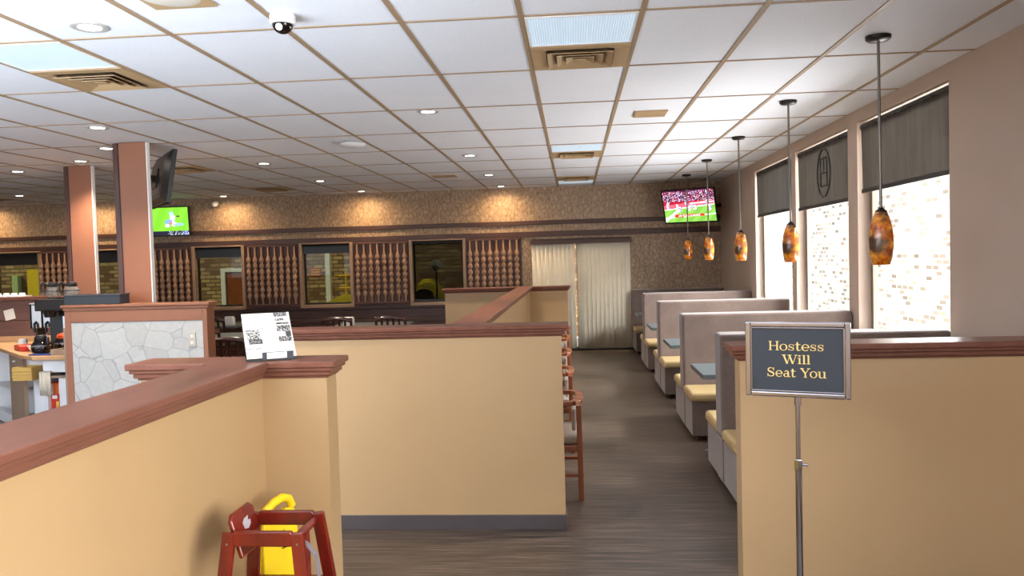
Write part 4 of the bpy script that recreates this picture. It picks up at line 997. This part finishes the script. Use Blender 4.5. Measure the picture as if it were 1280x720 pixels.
t = thing('notice_board', 'yellow board standing outside the leftmost back window', 'board', (-11.7,16.1,-.06))
obj('board', MB().box(-11.78,-11.48,16.1,16.13,1.05,1.68), M['tarp'], t); obj('leg', MB().box(-11.74,-11.7,16.13,16.16,-.06,1.6), M['steel'], t); obj('leg', MB().box(-11.56,-11.52,16.13,16.16,-.06,1.6), M['steel'], t)
tag(obj('service_box', MB().box(-12.42,-12.28,16.48,16.598,-.06,1.55), plain('pale_green_paint', (176,196,140), .5), bevel=.01), 'pale green cabinet by the brick wall outside the leftmost back window', 'cabinet')

# ------------------------------------------------------------------ light
W = bpy.data.worlds.new('World'); bpy.context.scene.world = W; W.use_nodes = True
bg = W.node_tree.nodes['Background']; bg.inputs[0].default_value = (.84,.92,1,1); bg.inputs[1].default_value = 1.6
def area(name, loc, target, sx, sy, energy, color=(1,1,1)):
    L = bpy.data.lights.new(name, 'AREA'); L.shape = 'RECTANGLE'; L.size = sx; L.size_y = sy; L.energy = energy; L.color = color
    o = bpy.data.objects.new(name, L); C.objects.link(o); o.location = loc
    o.rotation_euler = (Vector(target)-Vector(loc)).to_track_quat('-Z', 'Y').to_euler(); return o
area('side_window_daylight', (XR+.2,-.2,1.8), (-1.3,-.2,.95), 3.4, 1.8, 112, (1,.98,.93)).data.spread = 2.3
area('left_ceiling_fill', (-4.6,-.5,.25), (-4.6,-.3,2.857), 5.6, 2.4, 660, (.78,.89,1)).data.spread = 2.6  # added up-facing fill lamp, out of view, to brighten the ceiling
area('pavement_bounce_fill', (4.1,8.3,.3), (-.6,8.3,2.857), 8.0, 1.6, 290, (.96,.98,1))  # added lamp outside imitating light off the ground, lifts the ceiling
area('side_sky_fill', (5.3,8.3,3.4), (1.2,8.3,.9), 8.0, 1.2, 1350, (.95,.98,1))  # added lamp above the window view, stands in for sky light on booths
S = bpy.data.lights.new('sun', 'SUN'); S.energy = 5; S.angle = .01; S.color = (1,.95,.88)
so = bpy.data.objects.new('sun', S); C.objects.link(so); so.rotation_euler = Vector((.55,.5,-.64)).to_track_quat('-Z','Y').to_euler()

# ------------------------------------------------------------------ camera
def camR(yaw, pitch, roll):
    f = Vector((-math.sin(yaw)*math.cos(pitch), math.cos(yaw)*math.cos(pitch), -math.sin(pitch)))
    r = Vector((math.cos(yaw), math.sin(yaw), 0)); u = r.cross(f)
    return r*math.cos(roll)+u*math.sin(roll), -r*math.sin(roll)+u*math.cos(roll), f
r, u, f = camR(.079, .03845, -.02788)
cam = bpy.data.cameras.new('camera'); cam.sensor_width = 36; cam.lens = 36*981.4/1280; cam.clip_start = .05; cam.clip_end = 200
co = bpy.data.objects.new('camera', cam); C.objects.link(co)
m = Matrix((r, u, -f)).transposed().to_4x4(); m.translation = (0,0,1.64); co.matrix_world = m
sc = bpy.context.scene; sc.camera = co
sc.view_settings.view_transform = 'Standard'; sc.view_settings.look = 'None'; sc.view_settings.gamma = 1; sc.view_settings.use_curve_mapping = False
sc.view_settings.exposure = 1.02
